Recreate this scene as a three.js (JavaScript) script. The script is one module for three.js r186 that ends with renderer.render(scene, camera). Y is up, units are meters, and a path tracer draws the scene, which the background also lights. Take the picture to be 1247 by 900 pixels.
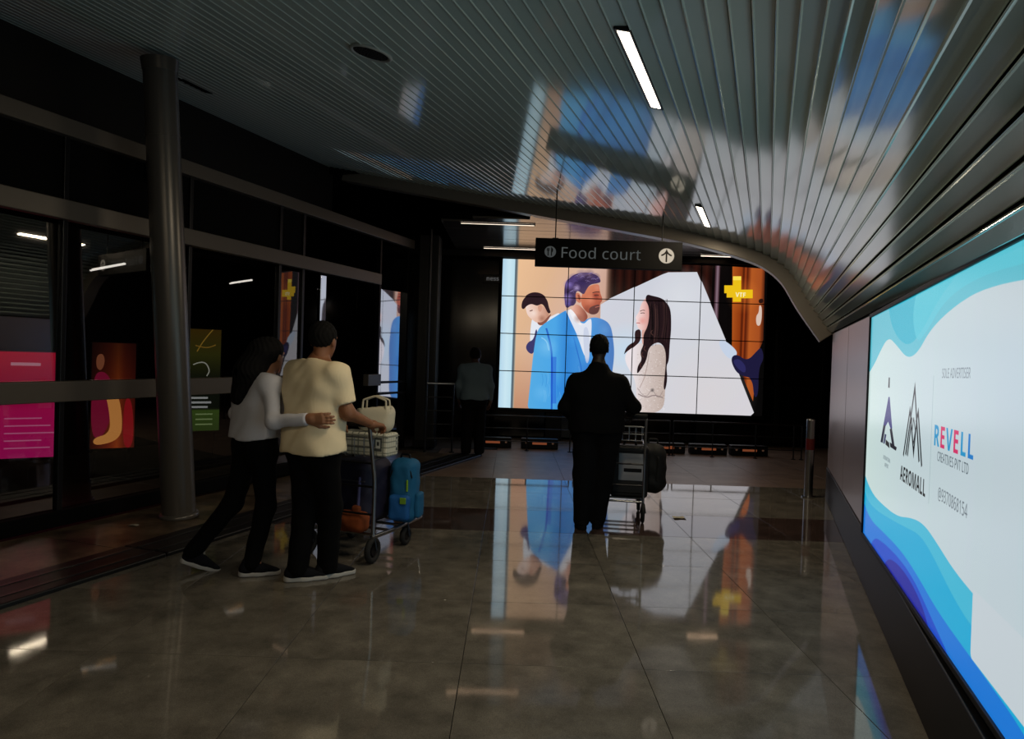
import * as THREE from 'three';
import { mergeGeometries } from 'three/addons/utils/BufferGeometryUtils.js';
import { RoundedBoxGeometry } from 'three/addons/geometries/RoundedBoxGeometry.js';
import { RectAreaLightUniformsLib } from 'three/addons/lights/RectAreaLightUniformsLib.js';

// ------------------------------------------------------------------ camera, light, exposure
const scene = new THREE.Scene();
scene.background = new THREE.Color(0x000000);
RectAreaLightUniformsLib.init();
const renderer = new THREE.WebGLRenderer({ antialias: true });
renderer.toneMapping = THREE.LinearToneMapping;
renderer.toneMappingExposure = 1.0;
renderer.shadowMap.enabled = true;
const F = 870, YAW = Math.atan2(311, F);
const camera = new THREE.PerspectiveCamera(2 * Math.atan(450 / F) * 180 / Math.PI, 1247 / 900, 0.05, 100);
camera.rotation.order = 'YXZ';
camera.rotation.set(-Math.atan2(15.3, F), YAW, 0.033);
camera.position.set(0, 1.52, 0);

const STRIP_GLOW = 6, STRIP_LIGHT = 118;        // ceiling light strips: the fitting as the eye sees it, and the light it gives
const SOFFIT_GLOW = 2.2, SOFFIT_LIGHT = 2.6;
const SCREEN_GLOW = 0.95, SCREEN_LIGHT = 0.05; // video wall
const BOX_GLOW = 0.8, BOX_LIGHT = 0.04;       // advertising light box

// ------------------------------------------------------------------ helpers
let seed = 7;
const rnd = () => { seed = (seed * 1664525 + 1013904223) >>> 0; return seed / 4294967296; };
const counts = {};
function numbered(name) { const n = counts[name] = (counts[name] ?? -1) + 1; return n ? name + '_' + String(n).padStart(3, '0') : name; }
const V = (x, y, z) => new THREE.Vector3(x, y, z);
function tag(o, label, category, group) { o.userData.label = label; o.userData.category = category; if (group) o.userData.group = group; return o; }
function thing(name, label, category, [x, y, z] = [0, 0, 0], turn = 0, group) {
  const o = new THREE.Group(); o.name = numbered(name); o.position.set(x, y, z); o.rotation.y = turn; scene.add(o);
  return tag(o, label, category, group);
}
function setting(name) { const o = new THREE.Group(); o.name = name; o.userData.kind = 'structure'; scene.add(o); return o; }
function part(name, geo, mat, parent) {
  const g = Array.isArray(geo) ? mergeGeometries(geo.map((q) => { const c = q.index ? q.toNonIndexed() : q; for (const k of Object.keys(c.attributes)) if (!['position', 'normal', 'uv'].includes(k)) c.deleteAttribute(k); if (!c.attributes.uv) c.setAttribute('uv', new THREE.BufferAttribute(new Float32Array(c.attributes.position.count * 2), 2)); return c; })) : geo;
  const m = new THREE.Mesh(g, mat); m.name = name; m.castShadow = m.receiveShadow = true; parent.add(m); return m;
}
const box = (w, h, d, x = 0, y = 0, z = 0) => new THREE.BoxGeometry(w, h, d).translate(x, y, z);
const rbox = (w, h, d, r, x = 0, y = 0, z = 0) => new RoundedBoxGeometry(w, h, d, 3, r).translate(x, y, z);
const cyl = (r, h, x = 0, y = 0, z = 0, n = 24, r2 = r) => new THREE.CylinderGeometry(r2, r, h, n).translate(x, y, z);
function tube(pts, r, n = 10) { return new THREE.TubeGeometry(new THREE.CatmullRomCurve3(pts.map((p) => V(...p)), false, 'catmullrom', 0.1), Math.max(2, pts.length * 6), r, n, false); }
function rod(a, b, r, n = 12) { const A = V(...a), B = V(...b), d = B.clone().sub(A), g = new THREE.CylinderGeometry(r, r, d.length(), n); g.applyQuaternion(new THREE.Quaternion().setFromUnitVectors(V(0, 1, 0), d.normalize())); return g.translate(...A.add(B).multiplyScalar(0.5).toArray()); }
const std = (color, roughness = 0.6, metalness = 0, extra = {}) => new THREE.MeshStandardMaterial({ color, roughness, metalness, ...extra });
const cloth = (color) => new THREE.MeshPhysicalMaterial({ color, roughness: 0.9, specularIntensity: 0.3 });
const phys = (o) => new THREE.MeshPhysicalMaterial(o);
function canvas(w, h, draw) { const c = document.createElement('canvas'); c.width = w; c.height = h; draw(c.getContext('2d'), w, h); const t = new THREE.CanvasTexture(c); t.colorSpace = THREE.SRGBColorSpace; t.magFilter = THREE.LinearFilter; return t; }

// tileable value noise
function noiseGrid(n, cells, s) {
  let q = s; const r = () => { q = (q * 1664525 + 1013904223) >>> 0; return q / 4294967296; };
  const out = new Float32Array(n * n); let amp = 1, tot = 0;
  for (let c = cells; c <= n / 2; c *= 2) {
    const g = Float32Array.from({ length: c * c }, r);
    for (let y = 0; y < n; y++) for (let x = 0; x < n; x++) {
      const fx = x / n * c, fy = y / n * c, x0 = Math.floor(fx), y0 = Math.floor(fy); let u = fx - x0, v = fy - y0; u = u * u * (3 - 2 * u); v = v * v * (3 - 2 * v);
      const a = g[y0 * c + x0], b = g[y0 * c + (x0 + 1) % c], d = g[((y0 + 1) % c) * c + x0], e = g[((y0 + 1) % c) * c + (x0 + 1) % c];
      out[y * n + x] += amp * ((a + (b - a) * u) * (1 - v) + (d + (e - d) * u) * v);
    }
    tot += amp; amp *= 0.62;
  }
  for (let i = 0; i < out.length; i++) out[i] /= tot;
  return out;
}
function noiseTexture(n, cells, s, fn, srgb = true) {
  const g = noiseGrid(n, cells, s), d = new Uint8Array(n * n * 4);
  for (let i = 0; i < n * n; i++) { const c = fn(g[i]); d.set([c[0], c[1], c[2], 255], i * 4); }
  const t = new THREE.DataTexture(d, n, n); t.wrapS = t.wrapT = THREE.RepeatWrapping; t.magFilter = THREE.LinearFilter; if (srgb) t.colorSpace = THREE.SRGBColorSpace; t.needsUpdate = true; return t;
}

// signed distance modelling of soft shapes: tapered capsules joined by a smooth minimum, meshed by surface nets
const smin = (a, b, k) => { const h = Math.max(k - Math.abs(a - b), 0) / k; return Math.min(a, b) - h * h * k * 0.25; };
function bones(list, k = 0.04) {
  const L = list.map(([a, b, ra, rb, kk]) => { const d = [b[0] - a[0], b[1] - a[1], b[2] - a[2]]; return { a, d, l: Math.max(1e-9, d[0] ** 2 + d[1] ** 2 + d[2] ** 2), ra, rb, k: kk ?? k }; });
  return (x, y, z) => {
    let r = 1e3;
    for (const q of L) {
      const px = x - q.a[0], py = y - q.a[1], pz = z - q.a[2], t = Math.min(1, Math.max(0, (px * q.d[0] + py * q.d[1] + pz * q.d[2]) / q.l));
      const ex = px - t * q.d[0], ey = py - t * q.d[1], ez = pz - t * q.d[2];
      r = smin(r, Math.sqrt(ex * ex + ey * ey + ez * ez) - q.ra - (q.rb - q.ra) * t, q.k);
    }
    return r;
  };
}
function net(f, lo, hi, c) {
  const n = [0, 1, 2].map((i) => Math.ceil((hi[i] - lo[i]) / c) + 1), [nx, ny, nz] = n, val = new Float32Array(nx * ny * nz), id = new Int32Array(nx * ny * nz).fill(-1), P = [], I = [];
  const at = (i, j, k) => i + nx * (j + ny * k);
  for (let k = 0; k < nz; k++) for (let j = 0; j < ny; j++) for (let i = 0; i < nx; i++) val[at(i, j, k)] = f(lo[0] + i * c, lo[1] + j * c, lo[2] + k * c);
  const E = [[0, 1], [2, 3], [4, 5], [6, 7], [0, 2], [1, 3], [4, 6], [5, 7], [0, 4], [1, 5], [2, 6], [3, 7]], v = new Float32Array(8);
  for (let k = 0; k < nz - 1; k++) for (let j = 0; j < ny - 1; j++) for (let i = 0; i < nx - 1; i++) {
    let neg = 0;
    for (let q = 0; q < 8; q++) { v[q] = val[at(i + (q & 1), j + ((q >> 1) & 1), k + (q >> 2))]; if (v[q] < 0) neg++; }
    if (!neg || neg === 8) continue;
    let x = 0, y = 0, z = 0, m = 0;
    for (const [a, b] of E) if ((v[a] < 0) !== (v[b] < 0)) {
      const t = v[a] / (v[a] - v[b]);
      x += (a & 1) + ((b & 1) - (a & 1)) * t; y += ((a >> 1) & 1) + (((b >> 1) & 1) - ((a >> 1) & 1)) * t; z += (a >> 2) + ((b >> 2) - (a >> 2)) * t; m++;
    }
    id[at(i, j, k)] = P.length / 3; P.push(lo[0] + (i + x / m) * c, lo[1] + (j + y / m) * c, lo[2] + (k + z / m) * c);
  }
  const quad = (a, b, d, e, flip) => { if (a < 0 || b < 0 || d < 0 || e < 0) return; flip ? I.push(a, d, b, a, e, d) : I.push(a, b, d, a, d, e); };
  for (let k = 1; k < nz - 1; k++) for (let j = 1; j < ny - 1; j++) for (let i = 1; i < nx - 1; i++) {
    const s = val[at(i, j, k)] < 0;
    if (s !== val[at(i + 1, j, k)] < 0) quad(id[at(i, j - 1, k - 1)], id[at(i, j, k - 1)], id[at(i, j, k)], id[at(i, j - 1, k)], !s);
    if (s !== val[at(i, j + 1, k)] < 0) quad(id[at(i - 1, j, k - 1)], id[at(i - 1, j, k)], id[at(i, j, k)], id[at(i, j, k - 1)], !s);
    if (s !== val[at(i, j, k + 1)] < 0) quad(id[at(i - 1, j - 1, k)], id[at(i, j - 1, k)], id[at(i, j, k)], id[at(i - 1, j, k)], !s);
  }
  const g = new THREE.BufferGeometry(); g.setAttribute('position', new THREE.Float32BufferAttribute(P, 3)); g.setIndex(I); g.computeVertexNormals(); return g;
}
const wave = (x, y, z) => Math.sin(x * 19 + 2.3 * Math.sin(y * 11 + z * 7)) * Math.sin(y * 23 + 1.7 * Math.sin(x * 13 - z * 9)) * 0.6 + Math.sin(y * 41 + 3 * Math.sin(x * 17)) * Math.sin(z * 29 + x * 31) * 0.4;

// ------------------------------------------------------------------ materials
const M = {
  black: phys({ color: 0x070708, roughness: 0.5, specularIntensity: 0.5 }), softBlack: phys({ color: 0x050505, roughness: 0.9, specularIntensity: 0.3 }), rubber: std(0x101010, 0.8), steel: std(0xb4b4b4, 0.28, 1), darkSteel: std(0x3a3a3c, 0.35, 0.9),
  gloss: phys({ color: 0x070708, roughness: 0.14 }), slat: phys({ color: new THREE.Color(0.62, 0.74, 0.7), roughness: 0.085, metalness: 0.1, ior: 1.7 }), soffit: std(new THREE.Color(0.16, 0.145, 0.13), 0.16, 0.7),
  fascia: std(new THREE.Color(0.3, 0.27, 0.235), 0.38, 0.2), beam: std(new THREE.Color(0.14, 0.12, 0.1), 0.4, 0.2), column: std(new THREE.Color(0.13, 0.12, 0.11), 0.3, 0.4),
  glass: phys({ color: new THREE.Color(0.42, 0.42, 0.42), roughness: 0.02, transmission: 1, thickness: 0, ior: 2.3 }),
  mirrorGlass: std(new THREE.Color(0.55, 0.57, 0.62), 0.03, 1),
};
// ------------------------------------------------------------------ floor: polished stone tiles laid square to the video wall
const fr = setting('floor');
{
  part('floor_slab', box(16, 0.2, 24, -3, -0.135, -6), std(0x3a352e, 0.9), fr);
  const light = [], dark = [];
  for (let k = 0; k < 4; k++) {
    light.push(noiseTexture(512, 5, 11 + k, (v) => { const s = 0.95 + (v - 0.5) * 0.55, j = 1 + (rnd() - 0.5) * 0.3; return [114 * s * j, 108 * s * j, 98 * s * j]; }));
    if (k < 2) dark.push(noiseTexture(256, 6, 31 + k, (v) => { const s = 0.95 + (v - 0.5) * 0.5, j = 1 + (rnd() - 0.5) * 0.3; return [72 * s * j, 58 * s * j, 54 * s * j]; }));
  }
  const rough = noiseTexture(256, 6, 77, (v) => { const r = Math.max(0, Math.min(255, 14 + (v - 0.5) * 12)); return [0, r, 0]; }, false);
  const mats = light.map((map) => phys({ map, roughness: 1, roughnessMap: rough, ior: 1.52 })), dm = dark.map((map) => phys({ map, roughness: 1, roughnessMap: rough, ior: 1.52 }));
  const brown = phys({ map: noiseTexture(256, 6, 53, (v) => { const s = 0.95 + (v - 0.5) * 0.4; return [128 * s, 108 * s, 92 * s]; }), roughness: 0.42 });
  const S = 0.9, geo = new RoundedBoxGeometry(S - 0.003, 0.035, S - 0.003, 1, 0.0012);
  for (let row = -4; row < 15; row++) for (let col = -8; col < 9; col++) {
    const d = 0.35 + row * S, r = col * S + 0.25, x = -Math.sin(YAW) * d + Math.cos(YAW) * r, z = -Math.cos(YAW) * d - Math.sin(YAW) * r;
    if (x < -4.55 || x > 3.3 || z > 4 || z < -14.6 || (x > 1.25 && z > -8.6)) continue;
    const isDark = row === 7;
    const t = part('tile', geo, row >= 10 ? brown : isDark ? dm[Math.floor(rnd() * 2)] : mats[Math.floor(rnd() * 4)], fr);
    t.position.set(x, -0.0175, z); t.rotation.set((rnd() - 0.5) * 0.0016, YAW + Math.floor(rnd() * 4) * Math.PI / 2, (rnd() - 0.5) * 0.0016, 'YXZ');
  }
  const tan = noiseTexture(256, 6, 91, (v) => { const s = 0.75 + (v - 0.5); return [118 * s, 100 * s, 78 * s]; });
  const tm = phys({ map: tan, roughness: 0.35 });
  for (let k = 0; k < 11; k++) part('strip_tile', rbox(0.9, 0.035, 0.994, 0.003, -4.93, -0.0155, 0.5 - k), tm, fr);
}
// black kerb strip along the left
{ const t = setting('trim_1'); for (let k = 0; k < 6; k++) { part('kerb_block', [rbox(0.42, 0.05, 1.99, 0.012, -4.23, 0.005, 1 - k * 2)], std(0x070707, 0.45), t); for (const x of [-4.32, -4.14]) part('groove_bar', rbox(0.03, 0.006, 1.96, 0.002, x, 0.032, 1 - k * 2), M.darkSteel, t); } }

// ------------------------------------------------------------------ ceiling: long glossy slats over an asymmetric vault
const PROFILE = new THREE.CatmullRomCurve3([[-6.6, 4.333], [-5, 4.0], [-3.5, 3.69], [-2.3, 3.445], [-1.5, 3.28], [-1.08, 3.19], [-0.6, 3.06], [-0.3, 2.96], [-0.02, 2.835], [0.22, 2.63], [0.43, 2.29], [0.6, 2.04], [0.69, 1.91]].map(([x, y]) => V(x, y, 0)), false, 'centripetal');
PROFILE.arcLengthDivisions = 2000;
const ARC = PROFILE.getLength(), pAt = (s) => PROFILE.getPointAt(Math.min(1, Math.max(0, s / ARC)));
function arcAtX(x) { let a = 0, b = ARC; for (let i = 0; i < 40; i++) { const m = (a + b) / 2; pAt(m).x < x ? a = m : b = m; } return a; }
const ceilY = (x) => pAt(arcAtX(x)).y;
const ARCH_Z = -9.2, REAR_Z = 4.2;
const ceiling = setting('ceiling');
{
  const s0 = arcAtX(-0.0189), cuts = [], sr = arcAtX(0.2);
  for (let s = s0; s > 0.35; s -= 0.1) cuts.unshift(s);
  for (let s = s0 + 0.1; s < sr - 0.03; s += 0.1) cuts.push(s);
  const last = cuts[cuts.length - 1], w = (ARC - 0.006 - last) / 11;
  for (let k = 1; k <= 11; k++) cuts.push(last + w * k);
  for (let i = 0; i + 1 < cuts.length; i++) {
    const a = pAt(cuts[i] + 0.0065), b = pAt(cuts[i + 1] - 0.0065), mid = a.clone().add(b).multiplyScalar(0.5), d = b.clone().sub(a), L = d.length(); d.normalize();
    d.applyAxisAngle(V(0, 0, 1), (7 + 7 * Math.min(1, Math.max(0, mid.x + 1)) + 5 * Math.exp(-(((mid.x - 0.02) / 0.3) ** 2))) * Math.PI / 180); a.copy(mid).addScaledVector(d, -L / 2);   // each slat hangs a little flatter than the vault
    const nrm = V(-d.y, d.x, 0);                                         // up and away from the room
    const q = [[0, 0.02], [0, -0.002], [0.002, -0.0045], [0.0045, -0.0045], [0.0095, 0], [L - 0.004, 0], [L, 0.003], [L, 0.02]].map(([u, v]) => { const p = a.clone().addScaledVector(d, u).addScaledVector(nrm, v); return new THREE.Vector2(p.x, p.y); });
    const g = new THREE.ExtrudeGeometry(new THREE.Shape(q), { depth: REAR_Z - ARCH_Z, bevelEnabled: false }).translate(0, 0, ARCH_Z);
    part('slat', g, M.slat, ceiling);
  }
  const up = [], low = [];
  for (let k = 0; k <= 60; k++) { const s = ARC * k / 60, p = pAt(s), t = PROFILE.getTangentAt(k / 60), n = V(-t.y, t.x, 0); low.push([p.x + n.x * 0.045, p.y + n.y * 0.045]); up.push([p.x + n.x * 0.16, p.y + n.y * 0.16]); }
  part('backing', new THREE.ExtrudeGeometry(new THREE.Shape([...low, ...up.reverse()].map((p) => new THREE.Vector2(...p))), { depth: REAR_Z - ARCH_Z, bevelEnabled: false }).translate(0, 0, ARCH_Z), M.softBlack, ceiling);
  // arch portal at the far end
  const o = [], n2 = [];
  const s1 = arcAtX(-6.05);
  for (let k = 0; k <= 80; k++) { const s = s1 + (ARC - s1) * k / 80, p = pAt(s), t = PROFILE.getTangentAt(Math.min(1, s / ARC)), n = V(t.y, -t.x, 0), dep = 0.14; o.push([p.x - n.x * 0.1, p.y - n.y * 0.1]); n2.push([p.x + n.x * dep, p.y + n.y * dep]); }
  part('arch_fascia', new THREE.ExtrudeGeometry(new THREE.Shape([...o, ...n2.reverse()].map((p) => new THREE.Vector2(...p))), { depth: 0.22, bevelEnabled: true, bevelSize: 0.008, bevelThickness: 0.008, bevelSegments: 2 }).translate(0, 0, ARCH_Z - 0.22), M.fascia, ceiling);
}
// flat soffit beyond the arch
const cam = (r, d, y = 0) => [-Math.sin(YAW) * d + Math.cos(YAW) * r, y, -Math.cos(YAW) * d - Math.sin(YAW) * r];  // metres right of and ahead of the viewer, on the lines of the video wall
{
  const c1 = setting('ceiling_001');
  const edge = (r) => (9.43 - Math.sin(YAW) * r) / Math.cos(YAW);      // the soffit begins behind the arch
  for (let d = 8.5; d < 13.4; d += 0.29) {
    const r0 = Math.max(-1.1, (9.43 - Math.cos(YAW) * d) / Math.sin(YAW)), r1 = 3.0; if (r1 - r0 < 0.1) continue;
    const m = part('soffit_panel', rbox(r1 + 1.9 - r0, 0.03, 0.287, 0.005), M.soffit, c1); m.position.set(...cam((r0 + r1 + 1.9) / 2, d, 3.475)); m.rotation.y = YAW; m.rotation.x = (rnd() - 0.5) * 0.004;
  }
  const q = [[-1.1, edge(-1.1) + 0.1], [4.9, edge(4.9) + 0.1], [4.9, 13.5], [-1.1, 13.5]].map(([r, d]) => { const p = cam(r, d); return new THREE.Vector2(p[0], -p[2]); });
  part('soffit_slab', new THREE.ExtrudeGeometry(new THREE.Shape(q), { depth: 0.1, bevelEnabled: false }).rotateX(-Math.PI / 2).translate(0, 3.5, 0), M.softBlack, c1);
  part('void_roof', box(12, 0.1, 8, -2.5, 4.75, -12.6), M.softBlack, c1); part('arch_upstand', box(9, 0.7, 0.1, -2.6, 4.5, -9.15), M.softBlack, c1);
  const bm = part('soffit_beam', rbox(7.2, 0.12, 0.16, 0.01), M.black, c1); bm.position.set(...cam(0.9, 13.16, 3.40)); bm.rotation.y = YAW;
}
// ------------------------------------------------------------------ walls
{
  const wr = setting('wall_right');
  part('wall_core', box(0.25, 4.6, 13.4, 0.86, 2.2, -2.5), M.black, wr);
  part('plinth', rbox(0.07, 0.37, 12.9, 0.008, 0.715, 0.185, -2.52), phys({ color: 0x050506, roughness: 0.42, specularIntensity: 0.4 }), wr);
  const pm = std(new THREE.Color(0.5, 0.43, 0.45), 0.3, 0.55);
  for (const [z0, z1] of [[-9.0, -7.28], [-7.26, -5.56]]) part('wall_panel', rbox(0.05, 1.54, z1 - z0, 0.006, 0.718, 1.14, (z0 + z1) / 2), pm, wr);
  part('wall_panel', rbox(0.05, 1.54, 3.6, 0.006, 0.718, 1.14, 1.9), pm, wr);
  const wb = setting('wall_back');
  const m = part('wall_core', box(13, 4.6, 0.25), M.softBlack, wb); m.position.set(...cam(0.4, 13.62, 2.2)); m.rotation.y = YAW;
  for (const [r0, r1] of [[-5.7, -4.4], [-4.36, -2.95], [-2.91, -1.55], [-1.5, -0.3], [4.72, 5.24], [5.28, 5.84], [5.88, 6.6]]) { const g = part('glass_panel', rbox(r1 - r0, 3.3, 0.03, 0.004), M.gloss, wb); g.position.set(...cam((r0 + r1) / 2, 13.47, 1.72)); g.rotation.y = YAW; }
  const k = part('wall_panel', rbox(5.2, 0.5, 0.03, 0.004), M.gloss, wb); k.position.set(...cam(2.2, 13.47, 0.28)); k.rotation.y = YAW;
  for (const r of [5.0, 5.86]) { const g = part('mullion', rbox(0.09, 3.35, 0.06, 0.006), M.darkSteel, wb); g.position.set(...cam(r, 13.43, 1.73)); g.rotation.y = YAW; }
  for (const y of [2.25, 1.1]) { const g = part('mullion', rbox(1.2, 0.07, 0.05, 0.006), M.darkSteel, wb); g.position.set(...cam(5.35, 13.43, y)); g.rotation.y = YAW; }
  part('wall_core', box(0.25, 4.6, 7, 3.1, 2.2, -12), M.black, setting('wall_far_right'));
  part('wall_core', box(2.3, 4.6, 0.2, 1.95, 2.2, -9.1), M.black, setting('wall_return'));
  part('wall_core', box(0.25, 4.9, 20, -9.1, 2.35, -5), M.softBlack, setting('wall_left'));
  part('wall_core', box(11, 4.9, 0.25, -4, 2.35, 4.25), std(0x14110e, 0.8), setting('wall_rear'));
  const sh = setting('ceiling_002'); part('shop_ceiling', box(3.2, 0.1, 13.4, -7.4, 4.5, -2.5), M.softBlack, sh); part('bulkhead', box(0.12, 0.95, 13.4, -6.3, 3.93, -2.5), std(0x080807, 0.7), sh);
  part('shop_ceiling', box(5, 0.1, 6, -6.8, 4.4, -12), M.softBlack, sh);
}
// ------------------------------------------------------------------ left glass front
{
  const w = setting('window_1'), X = -5.5;
  const Z = [2.4, 0.4, -1.4, -2.9, -4.3, -5.65, -7.05, -7.5];
  for (let i = 0; i + 1 < Z.length; i++) {
    const a = Z[i], b = Z[i + 1], zc = (a + b) / 2, L = a - b;
    part('pane', new THREE.PlaneGeometry(L - 0.05, 2.36).rotateY(Math.PI / 2).translate(X, 1.3, zc), M.glass, w);
    part('spandrel', rbox(0.02, 0.53, L - 0.05, 0.003, X, 2.95, zc), M.softBlack, w);
    part('mullion', rbox(0.06, 3.3, 0.045, 0.006, X, 1.65, b), M.darkSteel, w);
  }
  part('pane', new THREE.PlaneGeometry(0.82, 2.36).rotateY(Math.PI / 2 - 0.1).translate(X, 1.3, -9.79), M.mirrorGlass, w);
  part('polished_post', rbox(0.05, 2.5, 0.13, 0.006, X, 1.25, -7.93), M.mirrorGlass, w);
  for (const z of [-9.36, -10.23]) part('mullion', rbox(0.07, 3.3, 0.05, 0.006, X, 1.65, z), M.black, w);
  part('sill', rbox(0.12, 0.13, 10.4, 0.01, X, 0.065, -2.8), M.softBlack, w);
  for (const [y, h, z0, z1] of [[3.27, 0.14, 2.4, -10.3], [2.6, 0.16, 2.4, -9.3], [1.115, 0.17, 2.4, -5.5], [1.115, 0.17, -5.62, -7.5], [1.115, 0.17, -9.0, -9.36]]) part('beam', rbox(0.09, h, z0 - z1, 0.008, X + 0.045, y, (z0 + z1) / 2), M.beam, w);
  for (const [y, z] of [[1.14, -5.42], [1.09, -5.42], [2.63, -5.4], [2.56, -5.4]]) part('bolt', cyl(0.013, 0.012).rotateZ(Math.PI / 2).translate(X + 0.096, y, z), M.black, w);
  part('bracket', rbox(0.08, 0.2, 0.16, 0.006, X + 0.1, 3.12, -5.15), M.beam, w);
  for (const y of [1.07, 0.9]) part('rail', rbox(0.05, 0.03, 0.86, 0.004, X + 0.03, y, -9.79), M.black, w);
}
// ------------------------------------------------------------------ the film on the video wall
function soft(c, pts, fill, close = true) {
  c.beginPath(); const n = pts.length;
  if (close) { c.moveTo((pts[n - 1][0] + pts[0][0]) / 2, (pts[n - 1][1] + pts[0][1]) / 2); for (let i = 0; i < n; i++) { const p = pts[i], q = pts[(i + 1) % n]; c.quadraticCurveTo(p[0], p[1], (p[0] + q[0]) / 2, (p[1] + q[1]) / 2); } c.closePath(); c.fillStyle = fill; c.fill(); }
  else { c.moveTo(...pts[0]); for (let i = 1; i < n - 1; i++) { const p = pts[i], q = pts[i + 1]; c.quadraticCurveTo(p[0], p[1], (p[0] + q[0]) / 2, (p[1] + q[1]) / 2); } c.lineTo(...pts[n - 1]); c.strokeStyle = fill; c.stroke(); }
}
function sharp(c, pts, fill) { c.beginPath(); pts.forEach((p, i) => i ? c.lineTo(...p) : c.moveTo(...p)); c.closePath(); c.fillStyle = fill; c.fill(); }
function grad(c, x0, y0, x1, y1, ...stops) { const g = c.createLinearGradient(x0, y0, x1, y1); stops.forEach(([t, s]) => g.addColorStop(t, s)); return g; }
function glow(c, x, y, r, col, a = 1) { const g = c.createRadialGradient(x, y, 0, x, y, r); g.addColorStop(0, `rgba(${col},${a})`); g.addColorStop(1, `rgba(${col},0)`); c.fillStyle = g; c.fillRect(x - r, y - r, 2 * r, 2 * r); }
const film = canvas(2048, 1152, (c) => {
  c.scale(1.6, 1.6);
  const P4 = (a, b) => [0.533 * a + 0.017 * b + 66, 0.526 * b - 0.019 * a + 41], P5 = (a, b) => [0.756 * a + 0.024 * b + 528, 0.745 * b - 0.0268 * a + 84], P8 = (a, b) => [0.978 * a + 0.031 * b + 979, 0.9645 * b - 0.0347 * a - 90.9];
  const all = (f, pts) => pts.map((p) => f(...p));
  c.fillStyle = '#0c0809'; c.fillRect(0, 0, 1280, 720);
  // wood panelled dark hall behind
  for (let x = 500; x < 1010; x += 46) { c.fillStyle = grad(c, x, 0, x + 46, 0, [0, '#1c0c0a'], [0.5, '#33150f'], [1, '#150807']); c.fillRect(x, 0, 46, 720); }
  c.fillStyle = grad(c, 1010, 0, 1170, 0, [0, '#0d0808'], [1, '#080707']); c.fillRect(1010, 0, 270, 720);
  c.fillStyle = grad(c, 1024, 0, 1050, 0, [0, '#301a20'], [0.5, '#8d7482'], [1, '#2a1418']); c.fillRect(1024, 0, 24, 300);
  // peach wall and pale pillar
  c.fillStyle = grad(c, 64, 0, 520, 200, [0, '#f0c398'], [0.35, '#e2b792'], [0.75, '#d8b3a2'], [1, '#c79c88']); c.fillRect(70, 0, 448, 720);
  c.fillStyle = grad(c, 500, 0, 530, 0, [0, 'rgba(90,60,50,0)'], [0.5, '#6a4d3f'], [1, '#2b1712']); c.fillRect(490, 0, 44, 190);
  c.fillStyle = grad(c, 0, 0, 64, 0, [0, '#b6d8ec'], [0.5, '#cdeaf6'], [1, '#bfe1ef']); c.fillRect(0, 0, 62, 720);
  c.fillStyle = grad(c, 60, 0, 78, 0, [0, '#6f8a99'], [0.4, '#4e5a63'], [1, '#e9cfae']); c.fillRect(60, 0, 16, 720);
  c.fillStyle = grad(c, 0, 420, 0, 720, [0, 'rgba(180,110,60,0)'], [1, 'rgba(170,100,60,.45)']); c.fillRect(76, 420, 200, 300);
  // big white polygon
  sharp(c, [[480, 720], [480, 205], [508, 186], [770, 52], [800, 40], [940, 34], [952, 60], [1105, 395], [1240, 705], [1225, 720]], grad(c, 480, 0, 1240, 720, [0, '#cfd2de'], [0.5, '#d6d8e0'], [1, '#d9d6dc']));
  glow(c, 610, 430, 150, '196,224,246', 0.8); glow(c, 1000, 620, 260, '222,214,214', 0.5); glow(c, 860, 160, 160, '226,230,236', 0.6);
  // orange doorway with a yellow cross sign
  const o = all(P8, [[128, 100], [290, 112], [284, 470], [262, 520], [235, 775], [180, 640], [128, 500]]);
  sharp(c, o, grad(c, o[0][0], 0, o[1][0], 0, [0, '#b5581d'], [0.3, '#8e3a12'], [0.36, '#4d1a0a'], [0.42, '#a04318'], [0.47, '#551c0b'], [0.6, '#b55a24'], [0.9, '#a64f22'], [1, '#5c2712']));
  glow(c, 1166, 140, 90, '255,150,60', 0.35);
  c.fillStyle = '#f3c81c'; const q = (a0, b0, a1, b1) => sharp(c, all(P8, [[a0, b0], [a1, b0], [a1, b1], [a0, b1]]), '#f1c41a');
  q(131, 150, 172, 280); q(88, 196, 145, 236); q(150, 218, 230, 262); q(100, 230, 165, 258);
  sharp(c, all(P8, [[131, 150], [172, 150], [172, 170], [131, 170]]), '#ffe455');
  c.fillStyle = '#fff6c8'; c.font = 'bold 30px sans-serif'; { const p = P8(150, 252); c.fillText('VTF', p[0] - 6, p[1] + 2); }
  soft(c, all(P8, [[262, 290], [278, 300], [274, 395], [250, 400], [246, 350], [262, 330]]), '#dcc3b5'); soft(c, all(P8, [[258, 268], [282, 262], [284, 285], [262, 290]]), '#2a1512');
  // navy suited figure at the right edge of the polygon
  soft(c, all(P8, [[60, 470], [90, 465], [150, 515], [155, 545], [120, 570], [75, 520]]), '#c9d6ea'); soft(c, all(P8, [[120, 560], [150, 535], [205, 575], [255, 520], [275, 500], [290, 560], [262, 610], [262, 745], [240, 760], [232, 660], [180, 650], [145, 625]]), '#1e1b3c');
  soft(c, all(P8, [[130, 570], [165, 560], [200, 600], [195, 640], [155, 610]]), '#2c2a5c');
  // boy on the left, looking down
  const B = (p) => all(P4, p);
  soft(c, B([[150, 440], [220, 500], [320, 450], [420, 400], [400, 620], [170, 720], [125, 700], [130, 560]]), '#e8ecf5');
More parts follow.
